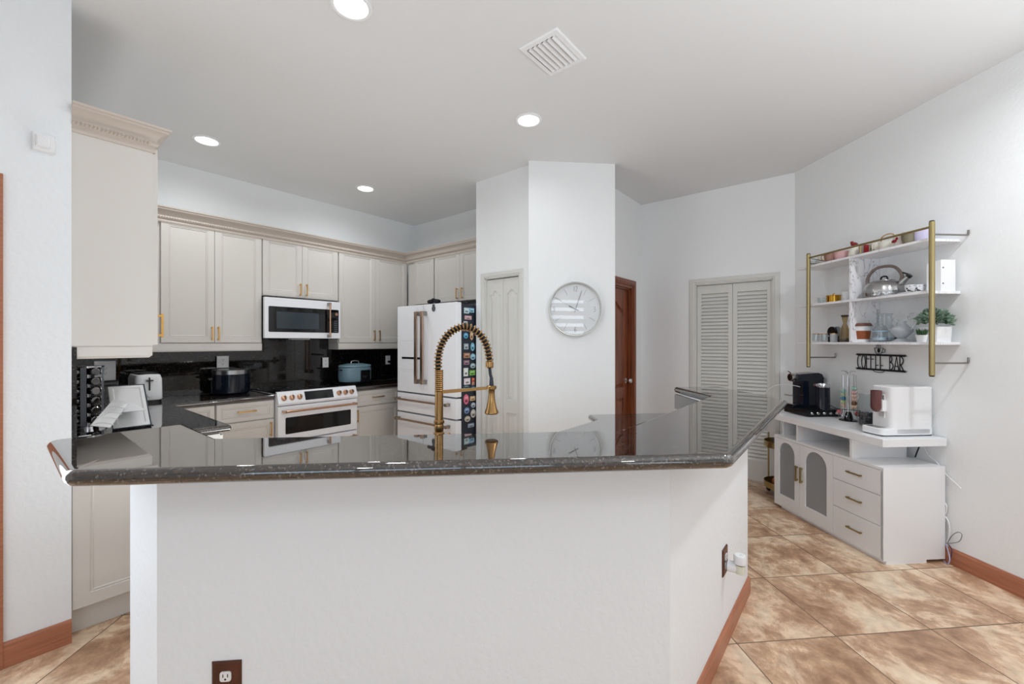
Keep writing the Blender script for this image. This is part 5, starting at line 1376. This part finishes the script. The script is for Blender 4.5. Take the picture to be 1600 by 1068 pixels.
t = thing('bowl', 'small olive grey bowl left of the lavender one on the top shelf', 'bowl', on_shelf(1419, 2, .17), rotS); cup_shape(t, .036, .08, olive, False)
t = thing('bowl', 'lavender bowl at the right end of the top shelf', 'bowl', on_shelf(1441, 2, .11), rotS); cup_shape(t, .055, .085, lav, False)
# --- middle shelf
t = thing('glass_cup', 'small clear glass at the left of the middle shelf', 'glass', on_shelf(1285, 1, .12), rotS)
MB().lathe([(0, 0), (.03, 0), (.036, .055), (.034, .055), (.028, .005), (0, .005)], 24, caps=False).build('glass', M['glass'], t, 50)
t = thing('glass_plate', 'flat clear glass plate under the small glass on the left of the middle shelf', 'plate', on_shelf(1275, 1, .08), rotS)
MB().lathe([(0, 0), (.05, 0), (.055, .006), (.0, .004)], 24, caps=False).build('plate', M['glass'], t, 50)
t = thing('sugar_pot', 'shiny gold pot with a little handle on the middle shelf', 'pot', on_shelf(1302.5, 1, .13), rotS)
rp = wpx(1302, .13, 9.5)
MB().lathe([(0, 0), (rp, 0), (rp, rp * 1.05), (rp * 1.06, rp * 1.1), (rp * 1.06, rp * 1.2), (0, rp * 1.25)], 28, caps=False).build('body', mat('polished_gold', rgb(206, 156, 60), .15, 1), t, 50)
MB().tube([(-.012, 0, rp * 1.2), (-.004, 0, rp * 1.2 + .012), (.008, 0, rp * 1.2 + .016)], .0035, 6).tube([(.004, 0, rp * 1.2), (.008, 0, rp * 1.2 + .02)], .0025, 6).build('knob', gold, t, 60)
t = thing('creamer', 'small white creamer beside the marble divider on the middle shelf', 'jug', on_shelf(1323, 1, .12), rotS); cup_shape(t, .03, .075, M['white'], True, ang=2.6)
# kettle
t = thing('kettle', 'stainless steel whistling kettle with a brown arched handle on the middle shelf', 'kettle', on_shelf(1381.5, 1, .125), rotS + .25)
rk = wpx(1381, .125, 28)
prk = [(0, 0), (rk * .9, 0), (rk * .98, .008), (rk, rk * .28), (rk * .93, rk * .55), (rk * .76, rk * .78), (rk * .55, rk * .88), (.0, rk * .9)]
rings = []
for r_, h_ in prk:
    ring = []
    for k in range(64):
        a = 2 * PI * k / 64; f = 1 - .035 * abs(math.sin(a * 8)) * (1 if .1 < h_ / rk < .85 else .2)
        ring.append((max(r_, 1e-4) * f * math.cos(a), max(r_, 1e-4) * f * math.sin(a), h_))
    rings.append(ring)
MB().loft(rings, True, True).build('body', M['steel'], t, 50)
MB().lathe([(0, rk * .88), (rk * .5, rk * .88), (rk * .48, rk * .93), (rk * .2, rk * .98), (0, rk * 1.0)], 32, caps=False).build('lid', M['steel'], t, 50)
MB().tube(catmull([Vector((-.022, 0, rk * .95)), Vector((-.014, 0, rk * 1.14)), Vector((.014, 0, rk * 1.14)), Vector((.022, 0, rk * .95))], 6), .006, 8).build('lid_knob', M['black'], t, 60)
kb_ = mat('brown_handle', rgb(120, 106, 100), .35)
MB().tube(catmull([Vector((-rk * .80, 0, rk * .72)), Vector((-rk * .82, 0, rk * 1.15)), Vector((-rk * .5, 0, rk * 1.60)), Vector((0, 0, rk * 1.72)), Vector((rk * .5, 0, rk * 1.60)), Vector((rk * .82, 0, rk * 1.15)), Vector((rk * .78, 0, rk * .8))], 8), .0105, 10).build('handle', kb_, t, 60)
MB().tube([(rk * .72, 0, rk * .62), (rk * 1.12, 0, rk * 1.0)], [.021, .015], 14).build('spout', M['steel'], t, 50)
MB().tube([(rk * 1.10, 0, rk * .98), (rk * 1.2, 0, rk * 1.07)], .017, 12).tube([(rk * 1.15, 0, rk * 1.1), (rk * .85, 0, rk * 1.25)], .005, 6).build('spout_cap', M['black'], t, 50)
t = thing('plate', 'thin white plate behind the kettle spout on the middle shelf', 'plate', on_shelf(1428, 1, .12), rotS)
MB().lathe([(0, 0), (.045, 0), (.085, .008), (.083, .010), (.044, .003), (0, .003)], 32, caps=False).build('plate', M['white'], t, 50)
splot = mat('black_white_glaze', rgb(214, 214, 216), .25); nt, bb, N, L_ = nodes_of(splot)
n_ = N('ShaderNodeTexNoise'); n_.inputs['Scale'].default_value = 60; r_ = ramp(nt, [(.56, rgb(226, 226, 228)), (.60, rgb(40, 40, 44))]); tc_ = N('ShaderNodeTexCoord'); L_(tc_.outputs['Object'], n_.inputs['Vector']); L_(n_.outputs['Fac'], r_.inputs['Fac']); L_(r_.outputs['Color'], bb.inputs['Base Color'])
for px_, off_, lb in ((1422, .15, 'left one of two black-spotted white cups behind the kettle spout'), (1437, .10, 'right one of two black-spotted white cups behind the kettle spout')):
    p = on_shelf(px_, 1, off_); t = thing('espresso_cup', lb, 'cup', (p[0], p[1], p[2] + .0105), rotS, 'spotted cups'); cup_shape(t, .028, .05, splot, False)
# white angled box at the right end of the middle shelf
t = thing('paper_roll_box', 'plain white curved box standing at the right end of the middle shelf', 'box', on_shelf(1472, 1, .07), rotS)
hbx = 49 / FP * depth_of(1478, .07)
# --- items standing right of the post: extend the boards
# --- bottom shelf
for k, (px_, lb) in enumerate(((1275, 'gold-rimmed tumbler nearest the left post on the bottom shelf'), (1288, 'second gold-rimmed tumbler from the left post on the bottom shelf'), (1303, 'frosted gold-rimmed tumbler in front of the black discs'))):
    t = thing('tumbler', lb, 'glass', on_shelf(px_, 0, .16 - .03 * (k == 1)), rotS, 'gold-rimmed tumblers'); r_ = .026; h_ = .07
    m_ = M['glass'] if k < 2 else mat('frosted_glass', rgb(222, 224, 226), .3, trans=.5)
    MB().lathe([(0, 0), (r_ * .9, 0), (r_, .01), (r_, h_), (r_ * .93, h_), (r_ * .9, .012), (0, .008)], 28, caps=False).build('glass', m_, t, 50)
    MB().lathe([(r_ * .92, h_ - .004), (r_ * 1.02, h_ - .004), (r_ * 1.02, h_ + .001), (r_ * .92, h_ + .001)], 28, caps=False).build('gold_rim', gold, t, 50)
p = on_shelf(1300, 0, .06); t = thing('coaster_stack', 'two upright dark round discs behind the frosted tumbler', 'coaster', (p[0], p[1], p[2]), rotS)
rd = .042
MB().lathe([(0, -.006), (rd, -.006), (rd, .006), (0, .006)], 32, (0, 0, rd + .045), 'y', False).build('disc', M['black'], t)
MB().lathe([(0, -.004), (rd, -.004), (rd, .004), (0, .004)], 32, (.03, .018, rd + .045), 'y', False).build('disc', mat('grey_disc', rgb(132, 134, 140), .3), t)
MB().box(-.03, .05, -.012, .03, 0, .048, .003).build('rack', M['black'], t)
# hourglass shaped wire decoration
t = thing('hourglass_carafe', 'slender amber glass carafe with a dark wood collar left of the marble divider', 'carafe', on_shelf(1320, 0, .13), rotS)
hc = 42 / FP * depth_of(1320, .13)
MB().lathe([(0, .002), (.032, .002), (.036, .02), (.030, hc * .45), (.012, hc * .68), (.022, hc * .98), (.021, hc * .98), (.010, hc * .68), (.028, hc * .45), (.034, .02), (0, .006)], 28, caps=False).build('glass', mat('amber_glass', rgb(232, 214, 180), .05, trans=.9), t, 50)
MB().lathe([(0, .006), (.031, .006), (.032, .03), (0, .032)], 24, caps=False).build('coffee_grounds', mat('dark_beans', rgb(70, 48, 34), .8), t, 50)
MB().lathe([(.012, hc * .92), (.025, hc * .95), (.025, hc), (.012, hc)], 24, caps=False).build('rim_band', mat('dark_bronze', rgb(72, 62, 44), .4, .7), t)
# travel mug
t = thing('travel_mug', 'white coffee-to-go cup with brown lid and brown sleeve on the bottom shelf', 'mug', on_shelf(1347, 0, .14), rotS)
rt_ = wpx(1347, .14, 11.5); ht = wpx(1347, .14, 30)
MB().lathe([(0, 0), (rt_ * .72, 0), (rt_ * .98, ht * .82), (0, ht * .82)], 32, caps=False).build('cup', M['white'], t, 40)
MB().lathe([(rt_ * .70, ht * .16), (rt_ * .80, ht * .15), (rt_ * .955, ht * .58), (rt_ * .90, ht * .58)], 32, caps=False).build('sleeve', mat('russet_band', rgb(146, 78, 42), .45), t, 40)
MB().lathe([(rt_ * .9, ht * .82), (rt_ * 1.1, ht * .83), (rt_ * 1.08, ht * .88), (rt_ * .9, ht * .98), (0, ht * .98)], 32, caps=False).build('lid', mat('brown_lid', rgb(112, 76, 62), .4), t, 40)
tcu = bpy.data.curves.new('lettering', 'FONT'); tcu.body = 'COFFEE'; tcu.size = rt_ * .62; tcu.align_x = 'CENTER'; tcu.extrude = .0006; tcu.materials.append(mat('grey_pink_print', rgb(160, 130, 124), .5))
tmp_ = bpy.data.objects.new('tmp', tcu); COL.objects.link(tmp_); bpy.context.view_layer.update(); me_ = bpy.data.meshes.new_from_object(tmp_.evaluated_get(bpy.context.evaluated_depsgraph_get())); bpy.data.objects.remove(tmp_); to = bpy.data.objects.new('lettering', me_); COL.objects.link(to); to.parent = t
ar = math.radians(-38); to.location = (math.sin(ar) * rt_ * 1.0, -math.cos(ar) * rt_ * 1.0, ht * .62); to.rotation_euler = (PI / 2, 0, ar)
# clear bottles
for k, (px_, off_, lb) in enumerate(((1375, .165, 'clear glass vial bottle in front on the bottom shelf, left of the pair'), (1389, .07, 'clear glass vial bottle behind, right of the pair'))):
    t = thing('glass_bottle', lb, 'bottle', on_shelf(px_, 0, off_), rotS, 'clear glass bottles'); rb = wpx(px_, off_, 9.5); hb = wpx(px_, off_, 45)
    MB().lathe([(0, 0), (rb * .8, 0), (rb, hb * .06), (rb, hb * .42), (rb * .85, hb * .5), (rb * .42, hb * .62), (rb * .42, hb * .92), (rb * .58, hb), (rb * .52, hb), (rb * .36, hb * .92), (rb * .36, hb * .62), (rb * .78, hb * .48), (rb * .92, hb * .42), (rb * .92, hb * .08), (0, hb * .04)], 28, caps=False).build('glass', M['glass'], t, 50)
    MB().lathe([(rb * 1.0, hb * .36), (rb * 1.03, hb * .36), (rb * 1.03, hb * .39), (rb * 1.0, hb * .39)], 28, caps=False).build('band', mat('blue_band', rgb(150, 176, 196), .3), t)
    MB().lathe([(0, hb * .05), (rb * .9, hb * .07), (rb * .9, hb * .16), (0, hb * .17)], 20, caps=False).build('stones', mat('blue_white_stones', rgb(186, 200, 212), .5), t, 50)
# glass pitcher shaped like a swan
t = thing('glass_pitcher', 'frosted clear glass swan-shaped pitcher with a curled handle on the bottom shelf', 'pitcher', on_shelf(1409, 0, .13), rotS)
u = wpx(1409, .13, 1.0)
gf = mat('milky_glass', rgb(236, 240, 244), .12, trans=.6)
MB().lathe([(0, 0), (14 * u, 0), (12 * u, 2 * u), (5 * u, 6 * u), (8 * u, 9 * u), (14 * u, 16 * u), (14 * u, 20 * u), (8 * u, 25 * u), (5 * u, 29 * u), (5.6 * u, 33 * u), (4.6 * u, 33 * u), (4 * u, 29 * u), (7 * u, 24.5 * u), (12.6 * u, 20 * u), (12.6 * u, 16 * u), (6 * u, 10 * u), (0, 9 * u)], 32, caps=False).build('body', gf, t, 50)
MB().tube(catmull([Vector((12 * u, 0, 18 * u)), Vector((19 * u, 0, 24 * u)), Vector((24 * u, 0, 33 * u)), Vector((21 * u, 0, 42 * u)), Vector((13 * u, 0, 43 * u)), Vector((10 * u, 0, 38 * u)), Vector((13 * u, 0, 35 * u))], 6), 1.3 * u, 8).build('handle', gf, t, 60)
MB().tube(catmull([Vector((-4 * u, 0, 30 * u)), Vector((-10 * u, 0, 35 * u)), Vector((-15 * u, 0, 36 * u))], 6), [3 * u] * 6 + [2.2 * u] * 6 + [1.5 * u], 10).build('spout', gf, t, 60)
t = thing('trinket_dish', 'small dark brown dish standing behind the glass pitcher', 'dish', on_shelf(1401, 0, .04), rotS); cup_shape(t, .034, .03, mat('dark_brown_glaze', rgb(84, 54, 44), .3), False)
# potted plants
def leaf_cluster(n, c, rad, squash, size, seed, up=0.3):
    r = random.Random(seed); b = MB()
    for i in range(n):
        a = r.uniform(0, 2 * PI); e = math.asin(r.uniform(-.35, 1)); rr_ = rad * r.uniform(.45, 1.0)
        p = Vector((c[0] + rr_ * math.cos(a) * math.cos(e), c[1] + rr_ * math.sin(a) * math.cos(e), c[2] + squash * rr_ * math.sin(e)))
        d = (p - Vector(c)).normalized() + Vector((r.uniform(-.6, .6), r.uniform(-.6, .6), r.uniform(-.3, .6) + up)); d.normalize()
        s = d.cross(Vector((r.uniform(-1, 1), r.uniform(-1, 1), r.uniform(-1, 1)))).normalized(); nn_ = d.cross(s) * size * .12
        L = size * r.uniform(.7, 1.2); w_ = L * .36
        b.add([p, p + d * L * .45 + s * w_ + nn_, p + d * L, p + d * L * .45 - s * w_ + nn_, p + d * L * .5 - nn_ * .4], [(0, 1, 4), (1, 2, 4), (2, 3, 4), (3, 0, 4)])
    return b
t = thing('potted_plant', 'bushy grey-green plant in a square white pot right of the gold post', 'plant', on_shelf(1462, 0, .10), rotS)
ps = wpx(1475, .10, 13)
MB().loft([[(-ps * .92, -ps * .92, 0), (ps * .92, -ps * .92, 0), (ps * .92, ps * .92, 0), (-ps * .92, ps * .92, 0)], [(-ps, -ps, ps * 1.85), (ps, -ps, ps * 1.85), (ps, ps, ps * 1.85), (-ps, ps, ps * 1.85)], [(-ps * .9, -ps * .9, ps * 1.85), (ps * .9, -ps * .9, ps * 1.85), (ps * .9, ps * .9, ps * 1.85), (-ps * .9, ps * .9, ps * 1.85)], [(-ps * .9, -ps * .9, ps * 1.6), (ps * .9, -ps * .9, ps * 1.6), (ps * .9, ps * .9, ps * 1.6), (-ps * .9, ps * .9, ps * 1.6)]]).build('pot', M['white'], t, 30)
B('soil', M['soil'], t, -ps * .89, ps * .89, -ps * .89, ps * .89, ps * 1.5, ps * 1.66)
b = leaf_cluster(520, (0, -.01, ps * 2.6), .084, .85, .022, 3); lf = b.build('foliage', M['leaf'], t)
b = leaf_cluster(160, (0, -.01, ps * 2.5), .06, .9, .022, 5); b.build('inner_foliage', M['leaf_dark'], t)
t = thing('potted_succulent', 'tiny dark green succulent in a small white pot left of the gold post', 'plant', on_shelf(1440, 0, .19), rotS)
MB().lathe([(0, 0), (.021, 0), (.03, .045), (.027, .045), (.024, .036), (0, .036)], 20, caps=False).build('pot', M['white'], t, 50)
b = MB(); r = random.Random(9)
for k in range(18):
    a = k * 2.4; tl = .25 + .5 * (k / 18); d = Vector((math.cos(a) * (1 - tl), math.sin(a) * (1 - tl), .9)).normalized()
    b.tube([Vector((math.cos(a) * .008, math.sin(a) * .008, .036)), Vector((math.cos(a) * .008, math.sin(a) * .008, .036)) + d * .025, Vector((0, 0, .036)) + d * .055], [.005, .005, .0006], 5)
b.build('leaves', M['leaf_dark'], t)

# ================================================================ COFFEE BAR SIGN (black metal letters on the wall)
sx0, sx1 = SX(1337, .006), SX(1417, .006)
zt_, zb_ = fsf.z(1377, 553), fsf.z(1377, 579)
sgn_ = thing('wall_sign', 'black metal COFFEE BAR sign with a steaming cup under the shelf', 'sign', fsf.w((sx0 + sx1) / 2, 0, (zt_ + zb_) / 2), fsf.rot)
Wd = (sx1 - sx0); Hh_ = zt_ - zb_; R_ = .0032
MB().box(-Wd / 2 + .012, Wd / 2 - .012, -.009, -.004, Hh_ / 2 - .014, Hh_ / 2).build('top_bar', M['black_matte'], sgn_)
MB().box(-Wd / 2 + .012, Wd / 2 - .012, -.009, -.004, -Hh_ / 2, -Hh_ / 2 + .014).build('bottom_bar', M['black_matte'], sgn_)
for sx in (-1, 1):
    for sz in (-1, 1):
        MB().tube([(sx * (Wd / 2 - .012), -.006, sz * (Hh_ / 2)), (sx * Wd / 2, -.006, sz * (Hh_ / 2 - .012))], .0022, 5).build('corner_bracket', M['black_matte'], sgn_)
def arc(cx, cz, rx, rz, a0, a1, n=12): return [(cx + rx * math.cos(math.radians(a0 + (a1 - a0) * k / n)), cz + rz * math.sin(math.radians(a0 + (a1 - a0) * k / n))) for k in range(n + 1)]
hz = Hh_ / 2 - .012
LET = {'C': [arc(.55, 0, .5, 1, 55, 305)], 'O': [arc(.5, 0, .5, 1, 0, 360, 20)], 'F': [[(.1, -1), (.1, 1), (1, 1)], [(.1, .45), (.8, .45)]], 'E': [[(.9, 1), (.15, 1), (.15, -1), (.9, -1)], [(.15, -.45), (.85, -.45)]],
       'B': [[(.1, -1), (.1, 1)], arc(.1, .55, .55, .45, 90, -90), arc(.1, -.45, .8, .55, 90, -90)], 'A': [[(0, -1), (.5, 1), (1, -1)], [(.2, -.45), (.8, -.45)]], 'R': [[(.1, -1), (.1, 1)], arc(.1, .4, .75, .6, 90, -90), [(.3, -.2), (.9, -1)]]}
word = 'COFFEE BAR'; adv = (Wd - .03) / len(word); xx = -Wd / 2 + .015
for ch in word:
    if ch != ' ':
        b = MB()
        for pl in LET[ch]: b.tube([(xx + x * adv * .86, -.0065, z * hz) for x, z in pl], R_, 5)
        b.build('letter', M['black_matte'], sgn_, 60)
    xx += adv
b = MB(); ccx = SX(1373, .006) - (sx0 + sx1) / 2
b.tube([(ccx + x, -.0065, Hh_ / 2 + z) for x, z in [(-.034, .046), (-.028, .018), (-.016, .003), (.016, .003), (.028, .018), (.034, .046), (-.034, .046)]], .0022, 5)
b.build('cup_outline', M['black_matte'], sgn_, 60)
MB().tube([(ccx + x, -.0065, Hh_ / 2 + z) for x, z in [(.034, .040), (.052, .034), (.048, .016), (.026, .010)]], .0022, 5).build('cup_handle', M['black_matte'], sgn_, 60)
b = MB(); flat_disc(b, ccx, Hh_ / 2 + .026, .010, .017, -.008, -.005); b.build('coffee_bean', M['black_matte'], sgn_)
for k in range(3):
    MB().tube([(ccx - .014 + k * .014 + dx, -.0065, Hh_ / 2 + z) for dx, z in [(0, .052), (-.004, .060), (.004, .070), (.002, .078)]], .002, 5).build('steam', M['black_matte'], sgn_, 60)
MB().tube([(x, -.0065, -Hh_ / 2 + z) for x, z in [(ccx - .045, -.001), (ccx - .03, -.010), (ccx, -.013), (ccx + .03, -.010), (ccx + .045, -.001)]], .0022, 5).build('saucer_line', M['black_matte'], sgn_, 60)

# white box at the right end of the middle shelf, built on the board extension
bw = .052
t = [o for o in bpy.data.objects if o.name.startswith('paper_roll_box')][0]
MB().loft([[(x, y, z + (.0 if k == 0 else s)) for x, y, s in ((-.05, -.05, -.012), (.035, -.05, 0), (.035, .05, 0), (-.05, .05, -.012))] for k, z in enumerate((0.0, hbx))]).build('panel', M['white'], t)
MB().lathe([(0, -.0005), (.005, -.0005), (.005, .001), (0, .001)], 12, (.0352, -.035, hbx * .25), 'x', False).build('rivet', M['nickel'], t)
MB().lathe([(0, -.0005), (.005, -.0005), (.005, .001), (0, .001)], 12, (.0352, -.035, hbx * .75), 'x', False).build('rivet', M['nickel'], t)
